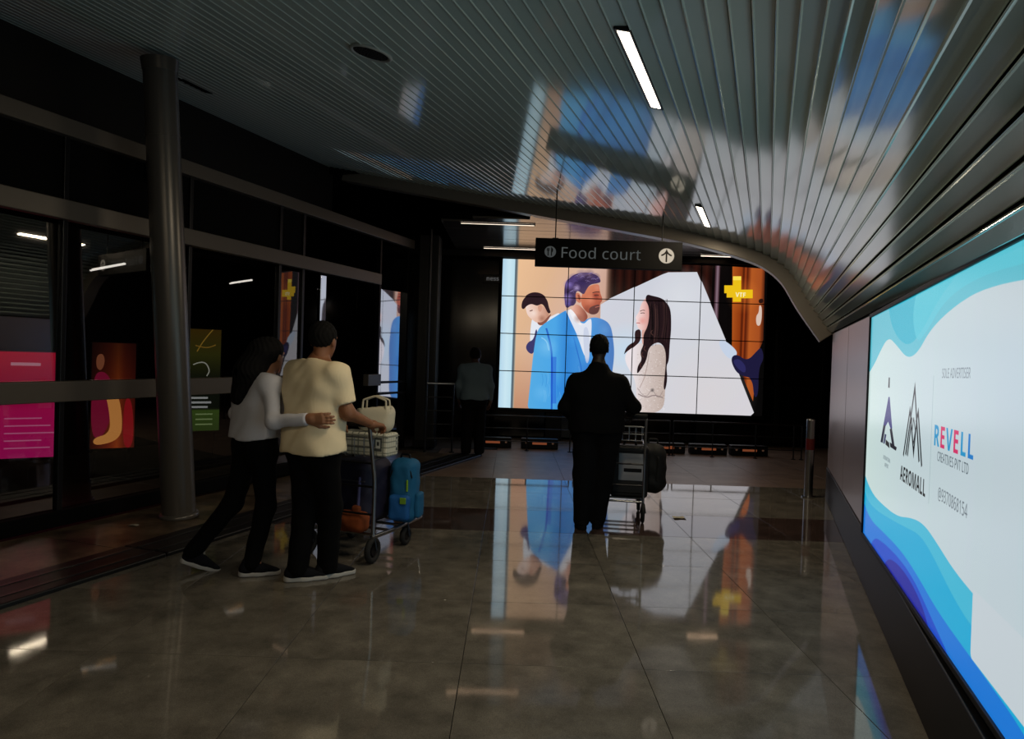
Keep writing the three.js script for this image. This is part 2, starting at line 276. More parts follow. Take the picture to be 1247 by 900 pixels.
  soft(c, B([[85, 360], [105, 330], [190, 330], [300, 380], [300, 470], [230, 515], [185, 510], [135, 470], [105, 440], [92, 400]]), grad(c, 120, 0, 230, 0, [0, '#f5dcd2'], [0.5, '#e9bda9'], [1, '#c58f78']));
  soft(c, B([[185, 500], [240, 510], [300, 440], [330, 420], [270, 520], [215, 540]]), '#8d5546');
  soft(c, B([[45, 370], [55, 300], [100, 250], [160, 228], [230, 240], [285, 290], [300, 370], [320, 415], [290, 425], [262, 360], [235, 330], [205, 345], [185, 350], [140, 330], [95, 350], [70, 385]]), '#2a1720');
  soft(c, B([[195, 355], [225, 335], [240, 370], [225, 410], [205, 400]]), '#d49c86'); soft(c, B([[120, 395], [150, 385], [155, 395], [125, 405]]), '#6a3f38');
  soft(c, B([[185, 545], [200, 640], [160, 800], [110, 780], [85, 730], [110, 680], [160, 660]]), '#39366d');
  // man in the blue jacket
  const jk = grad(c, 150, 0, 540, 0, [0, '#56aee8'], [0.3, '#4ba8ea'], [0.45, '#2f86d8'], [0.7, '#4a9be2'], [1, '#4d7ec2']);
  soft(c, [...B([[330, 470], [430, 405], [470, 390], [560, 520], [690, 450], [800, 480], [855, 530], [880, 640], [895, 800]]), [545, 560], [540, 760], [140, 760], [150, 640], ...B([[160, 760], [190, 580], [250, 520]])], jk);
  c.lineWidth = 9; soft(c, [...B([[275, 560], [320, 700], [330, 880]]), [262, 720]], 'rgba(22,80,190,.75)', false); c.lineWidth = 26; soft(c, [...B([[345, 820], [340, 1050], [345, 1250]])], 'rgba(26,70,205,.4)', false);
  c.lineWidth = 6; soft(c, B([[520, 640], [560, 800], [600, 960], [590, 1250]]), 'rgba(24,90,190,.5)', false); soft(c, B([[230, 640], [280, 660], [300, 760]]), 'rgba(190,230,255,.5)', false);
  soft(c, B([[445, 400], [480, 380], [600, 540], [660, 470], [690, 480], [665, 830], [620, 830], [560, 640]]), '#e3e8f4'); soft(c, B([[600, 560], [650, 540], [668, 700], [660, 880], [625, 880]]), '#ced6ea');
  soft(c, B([[505, 355], [560, 330], [640, 420], [650, 470], [600, 510], [560, 470], [495, 400]]), grad(c, 330, 0, 410, 0, [0, '#f0c5b8'], [0.5, '#cf8e78'], [1, '#8f4a3c']));
  soft(c, B([[470, 385], [500, 380], [570, 480], [600, 545], [560, 520], [500, 460]]), '#f6f3f6');
  soft(c, B([[600, 230], [660, 170], [748, 150], [756, 205], [762, 245], [785, 300], [762, 325], [758, 350], [752, 378], [735, 420], [690, 432], [640, 415], [590, 350], [585, 290]]), grad(c, 380, 130, 470, 260, [0, '#d88868'], [0.4, '#c76a4c'], [0.75, '#a34632'], [1, '#7a3428']));
  glow(c, ...P4(720, 265), 22, '120,20,16', 0.75); glow(c, ...P4(670, 300), 30, '226,140,110', 0.6); glow(c, ...P4(735, 190), 20, '222,150,130', 0.5);
  soft(c, B([[660, 370], [700, 350], [755, 335], [760, 375], [738, 425], [690, 436], [655, 420]]), 'rgba(72,32,40,.8)'); c.lineWidth = 3; soft(c, B([[716, 366], [735, 360], [756, 356]]), '#c26a5c', false);
  c.lineWidth = 4; soft(c, B([[690, 238], [720, 228], [756, 232]]), '#3c1a1e', false); c.lineWidth = 3.5; soft(c, B([[705, 262], [728, 258], [748, 262]]), '#2c1010', false);
  soft(c, B([[455, 380], [440, 290], [440, 170], [470, 105], [540, 55], [650, 45], [740, 75], [772, 135], [735, 150], [665, 160], [630, 215], [610, 260], [560, 215], [535, 235], [545, 310], [520, 350], [490, 350]]), '#3d2b58');
  for (const [a, b, r, col] of [[480, 160, 40, '140,120,200'], [520, 110, 46, '86,66,130'], [590, 70, 46, '130,108,140'], [660, 66, 44, '120,96,120'], [720, 95, 36, '70,52,92'], [470, 280, 36, '150,130,200'], [600, 140, 50, '44,30,86'], [545, 190, 30, '190,170,215'], [470, 330, 26, '110,96,180'], [640, 110, 34, '52,34,70']]) glow(c, ...P4(a, b), r * 0.7, col, 0.85);
  c.lineWidth = 2; for (let k = 0; k < 46; k++) { const a = 455 + rnd() * 280, b = 60 + rnd() * 90 + (a < 540 ? rnd() * 170 : 0); soft(c, B([[a, b], [a + 12, b - 18 + rnd() * 10], [a + 34, b - 14 + rnd() * 14]]), ['rgba(176,160,214,.5)', 'rgba(30,16,50,.55)', 'rgba(96,80,150,.5)'][k % 3], false); }
  soft(c, B([[535, 240], [565, 235], [590, 280], [585, 325], [555, 320], [535, 285]]), '#c9775d'); soft(c, B([[550, 255], [570, 255], [580, 290], [568, 305]]), '#8d3f30');
  for (const [x, y, r, col, a] of [[230, 420, 60, '150,214,250', 0.45], [300, 620, 70, '40,130,225', 0.5], [210, 640, 50, '120,196,245', 0.45], [430, 520, 60, '30,96,196', 0.5], [505, 330, 40, '110,164,222', 0.5], [350, 380, 40, '70,160,235', 0.5]]) glow(c, x, y, r, col, a);
  c.lineWidth = 3; for (let k = 0; k < 14; k++) { const x = 190 + rnd() * 260, y = 400 + rnd() * 260; soft(c, [[x, y], [x + 8, y + 26], [x + 2, y + 60]], k % 2 ? 'rgba(20,90,190,.22)' : 'rgba(190,228,255,.2)', false); }
  glow(c, ...P4(560, 470), 26, '110,54,44', 0.45); glow(c, ...P4(640, 380), 22, '120,52,40', 0.5); glow(c, ...P4(160, 420), 26, '255,240,232', 0.6); glow(c, ...P4(235, 470), 22, '150,92,72', 0.6);
  // woman on the right, looking left
  const W = (p) => all(P5, p);
  soft(c, [...W([[185, 400], [240, 440], [300, 410], [345, 440], [358, 560], [345, 700], [335, 870]]), [650, 724], ...W([[150, 870], [160, 740], [150, 640], [80, 520], [110, 450]])], grad(c, 640, 0, 800, 0, [0, '#efe6ea'], [0.4, '#d8c9c4'], [1, '#c3b1a8']));
  for (let k = 0; k < 260; k++) { const p = P5(160 + rnd() * 180, 450 + rnd() * 400); c.fillStyle = ['rgba(255,250,248,.4)', 'rgba(150,120,112,.25)'][k % 2]; c.fillRect(p[0], p[1], 2 + rnd() * 5, 2 + rnd() * 3); }
  c.lineWidth = 5; soft(c, W([[170, 740], [220, 770], [270, 745], [330, 765]]), 'rgba(120,104,104,.7)', false); c.lineWidth = 3; soft(c, W([[165, 700], [215, 780], [260, 700], [300, 780], [330, 720]]), 'rgba(140,124,120,.6)', false); glow(c, ...P5(262, 715), 12, '70,66,66', 0.8);
  c.lineWidth = 4; soft(c, W([[240, 470], [225, 600], [180, 700]]), 'rgba(160,136,130,.6)', false);
  soft(c, W([[190, 320], [240, 300], [230, 430], [195, 420], [192, 380]]), '#d9a79a');
  soft(c, W([[225, 120], [195, 140], [180, 180], [176, 205], [147, 248], [160, 262], [152, 278], [162, 292], [165, 315], [195, 335], [240, 310], [262, 240], [255, 150]]), grad(c, 645, 0, 715, 0, [0, '#f7e2e2'], [0.5, '#efc7c2'], [1, '#d79a92']));
  glow(c, ...P5(195, 268), 24, '232,128,118', 0.5); c.lineWidth = 3; soft(c, W([[180, 205], [195, 196], [212, 200]]), '#4b2a2a', false); soft(c, W([[183, 218], [198, 214], [210, 218]]), '#2d1818', false); soft(c, W([[156, 282], [172, 281], [180, 285]]), '#b0413f', false);
  soft(c, W([[212, 130], [225, 98], [255, 108], [310, 120], [355, 150], [380, 200], [382, 330], [372, 420], [368, 530], [350, 560], [360, 640], [345, 720], [332, 700], [345, 590], [350, 480], [330, 420], [290, 400], [235, 440], [225, 520], [190, 580], [160, 620], [165, 560], [195, 520], [180, 470], [205, 420], [200, 360], [228, 310], [240, 240], [236, 170]]), '#231519');
  soft(c, W([[150, 330], [185, 320], [188, 390], [150, 430], [95, 470], [80, 490], [100, 430], [150, 400], [145, 360]]), '#2e1a1c');
  c.lineWidth = 3; for (let k = 0; k < 26; k++) { const a = 245 + rnd() * 110, b = 130 + rnd() * 60; soft(c, W([[a, b], [a + 10, b + 120], [a - 14 + rnd() * 20, b + 240]]), ['rgba(92,62,58,.35)', 'rgba(10,6,8,.5)'][k % 2], false); }
  for (const [a, b] of [[200, 470], [190, 540], [215, 430], [260, 330]]) { c.lineWidth = 4; soft(c, W([[a, b], [a - 14, b + 16], [a + 6, b + 34]]), 'rgba(110,72,62,.6)', false); }
});
// ------------------------------------------------------------------ light box poster
const poster = canvas(2048, 604, (c) => {
  c.scale(3.9 / 5.1, 3.9 / 5.1);
  const s = 2048 / 3.9, X = (m) => (m + 0.15) * s, Y = (h) => (1.92 - h) * s / 1.0;
  const at = (pts) => pts.map(([a, b]) => [X(a), Y(b)]);
  c.fillStyle = grad(c, 0, 0, 2048, 0, [0, '#d8eeea'], [0.4, '#cfe2e6'], [0.75, '#cddde4'], [1, '#c9dae2']); c.fillRect(0, 0, 2700, 800);
  // waves at the top
  soft(c, at([[-0.5, 2.3], [-0.3, 1.5], [0.06, 1.59], [0.25, 1.66], [0.55, 1.75], [0.85, 1.68], [1.15, 1.60], [1.4, 1.62], [1.65, 1.72], [2.05, 1.79], [2.5, 1.82], [3.2, 1.77], [3.9, 1.72], [5.4, 1.8], [5.5, 2.3]]), '#5cc9dc');
  soft(c, at([[0.35, 2.2], [0.55, 1.86], [0.85, 1.72], [1.2, 1.66], [1.5, 1.73], [1.8, 1.85], [2.2, 1.94], [2.7, 2.2]]), '#17bfd9');
  soft(c, at([[1.2, 1.9], [1.35, 1.66], [1.6, 1.72], [1.9, 1.83], [2.4, 1.87], [3.1, 1.83], [3.9, 1.8], [5.4, 1.9], [5.4, 2.3], [1.9, 2.2]]), 'rgba(90,214,232,.75)');
  // waves at the bottom
  soft(c, at([[-0.5, 0.2], [-0.5, 0.95], [-0.14, 0.8], [0.2, 0.74], [0.55, 0.735], [1.05, 0.75], [1.4, 0.81], [1.68, 0.835], [1.95, 0.80], [2.2, 0.76], [2.5, 0.74], [3, 0.72], [3.9, 0.78], [5.4, 0.7], [5.4, 0.2]]), '#43c4e4');
  soft(c, at([[-0.5, 0.2], [-0.3, 0.75], [0, 0.66], [0.4, 0.665], [0.85, 0.7], [1.3, 0.74], [1.6, 0.77], [1.85, 0.74], [2.2, 0.66], [2.5, 0.62], [3.2, 0.64], [5.4, 0.6], [5.4, 0.2]]), '#12b5e4');
  soft(c, at([[-0.5, 0.2], [-0.3, 0.66], [0.1, 0.56], [0.7, 0.585], [1.2, 0.60], [1.6, 0.575], [2, 0.53], [2.5, 0.52], [3.2, 0.5], [3.9, 0.2]]), '#1380e6');
  soft(c, at([[0, 0.2], [0.25, 0.48], [0.7, 0.53], [1.2, 0.55], [1.55, 0.535], [1.9, 0.47], [2.3, 0.40], [2.3, 0.2]]), '#0a4fd4');
  soft(c, at([[0.5, 0.2], [0.75, 0.46], [1.1, 0.515], [1.5, 0.51], [1.85, 0.44], [2.1, 0.2]]), '#1420a6');
  // small logo: slim A shaped tower
  const T = (pts, f) => sharp(c, at(pts), f);
  T([[0.62, 1.50], [0.66, 1.50], [0.665, 1.44], [0.615, 1.44]], '#2c2c34'); T([[0.64, 1.385], [0.5, 1.21], [0.56, 1.2], [0.66, 1.24], [0.76, 1.2], [0.8, 1.21], [0.68, 1.385]], '#33337e');
  T([[0.5, 1.21], [0.42, 1.10], [0.5, 1.10], [0.58, 1.21]], '#2b2b3e'); T([[0.56, 1.16], [0.52, 1.10], [0.57, 1.10], [0.62, 1.16]], '#44446c'); T([[0.79, 1.21], [0.9, 1.11], [0.82, 1.11], [0.72, 1.2]], '#2b2b36'); T([[0.6, 1.13], [0.72, 1.12], [0.74, 1.09], [0.6, 1.10]], '#333'); T([[0.74, 1.125], [0.96, 1.115], [0.94, 1.095], [0.76, 1.10]], '#24242c');
  c.fillStyle = '#4a5b66'; c.textAlign = 'center'; c.font = '17px sans-serif'; c.fillText('INTERNATIONAL', X(0.66), Y(1.01)); c.fillText('AIRPORT', X(0.66), Y(0.97));
  // AEROMALL: nested peaks
  const Dk = '#14191c', L = (pts, w) => { c.lineWidth = w; c.strokeStyle = Dk; c.lineJoin = 'miter'; c.beginPath(); at(pts).forEach((p, i) => i ? c.lineTo(...p) : c.moveTo(...p)); c.stroke(); };
  L([[1.21, 1.10], [1.37, 1.45], [1.53, 1.10]], 13); L([[1.255, 1.10], [1.33, 1.30]], 11); L([[1.29, 1.315], [1.4, 1.13], [1.45, 1.315]], 12); L([[1.15, 1.09], [1.275, 1.335], [1.31, 1.28]], 12); L([[1.59, 1.085], [1.47, 1.335], [1.43, 1.28]], 12); L([[1.37, 1.30], [1.345, 1.23], [1.385, 1.17], [1.42, 1.24], [1.37, 1.30]], 7);
  c.save(); c.translate(X(1.385), Y(0.972)); c.scale(1.08, 1); c.fillStyle = '#0d1113'; c.font = 'bold 56px sans-serif'; c.fillText('AEROMALL', 0, 8); c.restore();
  c.fillStyle = 'rgba(150,175,182,.8)'; c.fillRect(X(1.755), Y(1.51), 3, 300);
  // right block
  c.fillStyle = '#7d8b93'; c.font = '28px sans-serif'; c.fillText('SOLE ADVERTISER', X(2.12), Y(1.5));
  c.save(); c.translate(X(1.80), Y(1.205)); c.textAlign = 'left'; c.font = 'bold 86px sans-serif'; let x = 0;
  for (const [ch, col, dx] of [['R', '#2a9fd6', 58], ['E', '#e0346e', 55], ['V', '#2a9fd6', 56], ['E', '#e0346e', 55], ['L', '#2a9fd6', 52], ['L', '#2a86d6', 50]]) { c.fillStyle = col; c.save(); c.translate(x, 0); c.scale(1.02, 0.76); c.fillText(ch, 0, 0); c.restore(); x += dx; } c.restore();
  c.fillStyle = '#4f5d66'; c.font = '29px sans-serif'; c.fillText('CREATIVES PVT LTD', X(2.12), Y(1.145)); c.font = '37px sans-serif'; c.fillStyle = '#6d7a82'; c.fillText('@9370868154', X(2.14), Y(0.985));
  c.fillStyle = '#d3dfe6'; c.beginPath(); c.roundRect(X(2.47), Y(0.76), 300, Y(0.52) - Y(0.76), 12); c.fill();
});
// ------------------------------------------------------------------ video wall: sixteen flat panels
function areaLight(parent, color, intensity, w, h, pos, look) { const l = new THREE.RectAreaLight(color, intensity, w, h); l.position.set(...pos); l.rotation.set(...look); parent.add(l); return l; }
{
  const t = thing('video_wall', 'large bright screen wall of sixteen panels showing a man in a blue jacket and a woman with long dark hair', 'screen', [...cam(2.2, 13.2)], YAW);
  const [cx] = [0], W = 4.88, H = 2.75, y0 = 0.575, pw = W / 4, ph = H / 4;
  const scr = std(0x050505, 0.25, 0, { emissive: 0xffffff, emissiveMap: film, emissiveIntensity: SCREEN_GLOW });
  for (let j = 0; j < 4; j++) for (let i = 0; i < 4; i++) {
    const x = cx - W / 2 + pw * (i + 0.5), y = y0 + ph * (j + 0.5);
    const p = part('panel', rbox(pw - 0.002, ph - 0.002, 0.1, 0.004), M.black, t); p.position.set(x, y, 0);
    const g = new THREE.PlaneGeometry(pw - 0.016, ph - 0.016), uv = g.attributes.uv;
    for (let k = 0; k < 4; k++) uv.setXY(k, (i + uv.getX(k)) / 4, (j + uv.getY(k)) / 4);
    const s = part('screen', g, scr, p); s.position.z = 0.0512;
  }
  part('mounting_frame', [rbox(W + 0.06, 0.05, 0.12, 0.006, 0, y0 - 0.027, -0.01), rbox(W - 0.2, 0.3, 0.14, 0.01, 0, y0 + H / 2 - 0.6, -0.12), rbox(0.3, y0, 0.1, 0.01, -1.4, y0 / 2, -0.09), rbox(0.3, y0, 0.1, 0.01, 1.4, y0 / 2, -0.09)], M.black, t);
  areaLight(t, 0xc9c4cc, SCREEN_LIGHT, W, H, [0, y0 + H / 2, 0.062], [0, Math.PI, 0]);
}
// ------------------------------------------------------------------ light box on the right wall
{
  const t = thing('light_box', 'long backlit advertising panel with blue waves and company logos on the right wall', 'light box', [0.694, 0, -2.96], 0.0);
  t.rotation.set(-0.016, 0.014, 0);
  const e = std(0x1a1a1a, 0.25, 0, { emissive: 0xffffff, emissiveMap: poster, emissiveIntensity: BOX_GLOW });
  part('frame', [rbox(0.06, 0.025, 5.15, 0.004, 0.03, 1.93, 0), rbox(0.06, 0.025, 5.15, 0.004, 0.03, 0.405, 0), rbox(0.06, 1.52, 0.025, 0.004, 0.03, 1.167, -2.562), rbox(0.06, 1.52, 0.025, 0.004, 0.03, 1.167, 2.562), rbox(0.03, 1.5, 5.1, 0.004, 0.045, 1.167, 0)], M.black, t);
  part('poster', new THREE.PlaneGeometry(5.1, 1.505).rotateY(-Math.PI / 2).translate(0.012, 1.1675, 0), e, t);
  areaLight(t, 0xb8dce8, BOX_LIGHT, 5.1, 1.5, [0.004, 1.1675, 0], [0, Math.PI / 2, 0]);
}
// ------------------------------------------------------------------ hanging direction sign
const signTex = canvas(1040, 200, (c) => {
  c.fillStyle = '#000'; c.fillRect(0, 0, 1040, 200);
  c.fillStyle = '#484b4b'; c.beginPath(); c.arc(103, 97, 41, 0, 7); c.fill();
  c.strokeStyle = '#0b0b0b'; c.lineWidth = 7; c.beginPath(); c.moveTo(88, 70); c.lineTo(88, 126); c.moveTo(112, 126); c.lineTo(112, 70); c.quadraticCurveTo(126, 84, 112, 102); c.stroke(); c.lineWidth = 4; c.beginPath(); c.moveTo(80, 70); c.lineTo(80, 88); c.lineTo(96, 88); c.lineTo(96, 70); c.stroke();
  c.fillStyle = '#4f5353'; c.font = '108px sans-serif'; c.save(); c.translate(172, 138); c.scale(1.1, 1); c.fillText('Food court', 0, 0); c.restore();
  c.fillStyle = '#d9cbb6'; c.beginPath(); c.arc(930, 100, 55, 0, 7); c.fill();
  c.strokeStyle = '#17120d'; c.lineWidth = 11; c.lineCap = 'round'; c.beginPath(); c.moveTo(930, 140); c.lineTo(930, 66); c.moveTo(897, 96); c.quadraticCurveTo(922, 86, 930, 64); c.quadraticCurveTo(938, 86, 963, 96); c.stroke();
});
{
  const p = cam(-1790 / 1790 * 1.079, 8.3), t = thing('hanging_sign', 'long black overhead sign reading Food court with a round up arrow', 'sign', [-1.79, 2.745, -8.2], YAW);
  part('sign_box', rbox(1.7, 0.325, 0.09, 0.006), M.softBlack, t);
  part('sign_face', new THREE.PlaneGeometry(1.69, 0.317).translate(0, 0, 0.0462), phys({ color: 0x030303, roughness: 0.6, specularIntensity: 0.15, emissive: 0xffffff, emissiveMap: signTex, emissiveIntensity: 0.8 }), t);
  for (const x of [-0.62, 0.62]) { const wx = -1.79 + Math.cos(YAW) * x, top = ceilY(wx) - 2.745 + 0.01; part('hanger_rod', [cyl(0.007, top - 0.16, x, (top + 0.16) / 2, 0, 12)], M.black, t); part('fixing_plate', rbox(0.07, 0.01, 0.05, 0.003, x, 0.167, 0), M.black, t); }
}
// ------------------------------------------------------------------ lamps
const warm = std(0x111111, 0.4, 0, { emissive: new THREE.Color(1, 0.86, 0.66), emissiveIntensity: STRIP_GLOW }), trimMat = std(0x2a2a28, 0.4, 0.6);
const LX = -0.7;
[[-3.9, 'warm white light strip in the slatted ceiling, nearest to the viewer'], [-7.88, 'small warm light strip in the slatted ceiling just above the arch edge'], [0.08, 'light strip in the slatted ceiling over the viewer'], [2.8, 'light strip in the slatted ceiling behind the viewer']].forEach(([z, label], i) => {
  const y = ceilY(LX), t = thing('ceiling_light', label, 'ceiling light', [LX, y, z]); t.rotation.z = Math.atan2(ceilY(LX + 0.05) - ceilY(LX - 0.05), 0.1);
  part('diffuser', rbox(0.062, 0.018, 1.06, 0.006, 0, -0.008, 0), warm, t);
  part('housing', [rbox(0.012, 0.03, 1.1, 0.003, -0.038, 0, 0), rbox(0.012, 0.03, 1.1, 0.003, 0.038, 0, 0), rbox(0.088, 0.03, 0.02, 0.003, 0, 0, -0.545), rbox(0.088, 0.03, 0.02, 0.003, 0, 0, 0.545)], trimMat, t);
  areaLight(t, new THREE.Color(1, 0.82, 0.58), STRIP_LIGHT, 0.058, 1.04, [0, -0.02, 0], [-Math.PI / 2, 0, 0]);
});
const soffitWarm = std(0x111111, 0.4, 0, { emissive: new THREE.Color(1, 0.83, 0.66), emissiveIntensity: SOFFIT_GLOW });
[[-0.28, 10.45, 1.07, 'thin light line in the dark soffit, nearest the arch on the left', 0.035], [-0.1, 12.78, 0.95, 'thin light line in the soffit left of the hanging sign, close above the screen wall', 0.05], [3.6, 12.85, 0.54, 'short light line in the soffit right of the hanging sign', 0.08]].forEach(([r, d, L, label, w]) => {
  const t = thing('soffit_light', label, 'ceiling light', cam(r, d, 3.449), YAW);
  part('diffuser', rbox(L, 0.012, w, 0.004, 0, -0.002, 0), soffitWarm, t); part('housing', [rbox(L + 0.03, 0.016, 0.01, 0.002, 0, 0, w / 2 + 0.005), rbox(L + 0.03, 0.016, 0.01, 0.002, 0, 0, -w / 2 - 0.005)], trimMat, t);
  areaLight(t, new THREE.Color(1, 0.5, 0.2), SOFFIT_LIGHT, L, w, [0, -0.012, 0], [-Math.PI / 2, 0, 0]);
});
{ // round grille and slot in the slats
  const tilt = Math.atan2(-0.207, 1), t = thing('ceiling_speaker', 'round dark perforated grille with a pale ring set in the ceiling slats', 'ceiling speaker', [-2.53, ceilY(-2.53), -4.12]); t.rotation.z = tilt;
  const gm = std(0x050505, 0.7); part('grille', cyl(0.115, 0.012, 0, -0.004, 0, 40), gm, t);
  const ring = new THREE.TorusGeometry(0.13, 0.014, 10, 48).rotateX(Math.PI / 2).translate(0, -0.004, 0); part('ring', ring, std(0xb0b6b3, 0.5), t);
  const dots = []; for (let a = 0; a < 60; a++) { const r = 0.104 * Math.sqrt((a + 0.5) / 60), q = a * 2.39996; dots.push(new THREE.SphereGeometry(0.0055, 6, 4).translate(r * Math.cos(q), -0.0105, r * Math.sin(q))); } part('perforations', dots, std(0x2c2c2c, 0.4, 0.5), t).userData.kind = 'stuff';
  const v = thing('air_vent', 'small black slot vent in the ceiling slats beside the column', 'vent', [-5.4, ceilY(-5.4), -5.57]); v.rotation.z = tilt;
  part('slot', rbox(0.1, 0.02, 0.4, 0.004, 0, 0, 0), M.softBlack, v); for (let k = 0; k < 5; k++) part('blade', rbox(0.09, 0.012, 0.012, 0.002, 0, -0.008, -0.14 + k * 0.07), M.black, v);
}
for (const [label, a, b] of [['thin bright light tube inside the dark shop left of the column', [-7.6, 2.384, -6.3], [-7.6, 2.525, -6.78]], ['small bright light tube inside the dark shop right of the column', [-7.6, 2.48, -8.63], [-7.6, 2.583, -9.11]]]) {
  const t = thing('light_tube', label, 'lamp', a), A = [0, 0, 0], B = b.map((v, i) => v - a[i]); part('tube', rod(A, B, 0.014), std(0x111111, 0.4, 0, { emissive: new THREE.Color(1, 0.93, 0.84), emissiveIntensity: 2 }), t);
  for (const q of [A, B]) part('holder', rod([q[0], q[1] + 0.005, q[2]], [q[0], q[1] + 0.05, q[2]], 0.012), M.black, t); for (const q of [A, B]) part('hanging_wire', rod([q[0], q[1] + 0.04, q[2]], [q[0], 4.46 - a[1], q[2]], 0.003, 6), M.black, t);
  areaLight(t, 0xffb868, 5, 0.02, 0.46, [0, B[1] / 2 - 0.03, B[2] / 2], [-Math.PI / 2, 0, 0]);
}
// ------------------------------------------------------------------ columns
{
  const t = thing('column', 'tall round dark metal column standing before the glass front', 'column', [-4.87, 0, -4.97]); t.rotation.set(0.075, 0, 0.01);
  part('shaft', new THREE.CylinderGeometry(0.134, 0.14, 3.9, 48).translate(0, 1.95, 0), M.column, t); part('base_collar', new THREE.LatheGeometry([[0.13, 0], [0.165, 0], [0.165, 0.03], [0.155, 0.045], [0.141, 0.05]].map(([x, y]) => new THREE.Vector2(x, y)), 48), M.column, t);
  part('capital', new THREE.CylinderGeometry(0.15, 0.138, 0.1, 48).translate(0, 3.88, 0), M.column, t);
  for (let k = 0; k < 3; k++) part('joint_ring', cyl(0.14, 0.012, 0, 1.1 + k * 1.1, 0, 48), M.column, t);
  const p = thing('pillar', 'square black pillar at the end of the glass front beside the low side railing', 'pillar', [-5.28, 0, -10.62], 0.34);
  part('shaft', rbox(0.32, 3.45, 0.4, 0.012, 0, 1.725, 0), std(0x0b0b0b, 0.35), p); part('base', rbox(0.36, 0.12, 0.44, 0.01, 0, 0.06, 0), M.black, p);
}
// ------------------------------------------------------------------ barriers, bollard, floor markers
{
  const t = thing('barrier_railing', 'low steel railing with three thin rails in front of the screen wall', 'railing', cam(2.0, 11.6), YAW);
  for (const [a, b] of [[-2.45, -1.02], [-0.95, 0.6], [0.66, 2.75]]) for (const y of [0.56, 0.36, 0.15]) part('rail', rod([a, y, 0], [b, y, 0], y > 0.5 ? 0.013 : 0.007), M.darkSteel, t);
  for (const x of [-2.45, -1.72, -1.02, -0.95, -0.2, 0.6, 0.66, 1.3, 2.0, 2.62, 2.75]) { part('post', rod([x, 0, 0], [x, 0.56, 0], 0.011), M.darkSteel, t); part('foot', cyl(0.035, 0.012, x, 0.006, 0, 20), M.darkSteel, t); }
  const s = thing('side_railing', 'short steel gate rail of five bars joined to a tall thin pole at left', 'railing', [-4.95, 0, -9.95], 0.62 - 0.1);
  part('pole', rod([0, 0, 0], [0, 3.45, 0], 0.02), M.darkSteel, s); for (const [k, y] of [1.07, 0.86, 0.65, 0.44, 0.22].entries()) part('bar', rod([0, y, 0], [k ? 0.42 : 0.52, y, 0], k ? 0.009 : 0.016), k ? M.darkSteel : M.steel, s);
  part('post', rod([0.42, 0, 0], [0.42, 1.07, 0], 0.014), M.darkSteel, s); part('foot', cyl(0.04, 0.012, 0.42, 0.006, 0), M.darkSteel, s);
  const b = thing('bollard', 'slim steel bollard with a dark red band by the right wall end', 'bollard', [0.5, 0, -9.0]);
  part('tube', cyl(0.048, 0.9, 0, 0.45, 0, 32), M.steel, b); part('band', cyl(0.0495, 0.13, 0, 0.62, 0, 32), std(0x5c1010, 0.45), b); part('cap', new THREE.SphereGeometry(0.048, 32, 12, 0, Math.PI * 2, 0, Math.PI / 2).scale(1, 0.4, 1).translate(0, 0.9, 0), M.steel, b); part('base_ring', cyl(0.075, 0.015, 0, 0.0075, 0, 32), M.steel, b);
  const om = std(0x2a0d05, 0.5, 0, { emissive: new THREE.Color(0.5, 0.13, 0.05), emissiveIntensity: 0.32 }), dm = std(0x2a1c16, 0.5, 0, { emissive: new THREE.Color(0.4, 0.2, 0.12), emissiveIntensity: 0.12 });
  [[-0.28, 'farthest left'], [0.5, 'second from the left'], [2.62, 'third from the left'], [3.32, 'second from the right'], [4.0, 'farthest right']].forEach(([r, w]) => {
    const m = thing('floor_marker', `low black unit with an orange strip under the railing, ${w} of five`, 'floor light', cam(r, 11.95), YAW, 'orange floor units under the railing');
    part('body', rbox(0.62, 0.17, 0.16, 0.02, 0, 0.085, 0), M.black, m); part('strip', rbox(0.24, 0.05, 0.01, 0.004, 0, 0.1, 0.081), om, m); for (const x of [-0.22, 0.22]) part('lamp_dot', cyl(0.018, 0.01).rotateX(Math.PI / 2).translate(x, 0.1, 0.082), dm, m);
  });
}
// ------------------------------------------------------------------ posters and lettering behind the glass
function lit(name, label, cat, [x, y, z], w, h, turn, draw, power, pw = 400) {
  const t = thing(name, label, cat, [x, 0, z], turn), tex = canvas(pw, Math.round(pw * h / w), draw);
  part('backboard', rbox(w + 0.04, h + 0.04, 0.05, 0.006, 0, y, -0.03), M.black, t); part('print', new THREE.PlaneGeometry(w, h).translate(0, y, 0.0), std(0x080808, 0.5, 0, { emissive: 0xffffff, emissiveMap: tex, emissiveIntensity: power }), t);
  for (const s of [-1, 1]) part('stand_post', rbox(0.03, y + h / 2, 0.03, 0.004, s * (w / 2 - 0.05), (y + h / 2) / 2, -0.06), M.black, t);
  part('stand_foot', rbox(w, 0.02, 0.3, 0.006, 0, 0.01, -0.06), M.black, t); return t;
}
const PT = 0.92;   // posters face the passage
lit('poster_stand', 'glowing pink poster with lines of small white print behind the glass at far left', 'poster', [-6.98, 0.88, -5.05], 0.62, 1.06, PT, (c, w, h) => { c.fillStyle = grad(c, 0, 0, 0, h, [0, '#e0103c'], [0.4, '#b50a48'], [0.55, '#e2186c'], [1, '#d81a78']); c.fillRect(0, 0, w, h); c.fillStyle = 'rgba(255,170,200,.75)'; for (let k = 0; k < 5; k++) c.fillRect(w * 0.28, h * (0.62 + k * 0.07), w * (0.5 + 0.12 * ((k * 7) % 3)), h * 0.012); c.fillStyle = 'rgba(255,200,210,.8)'; c.fillRect(w * 0.35, h * 0.1, w * 0.4, h * 0.03); }, 0.7);
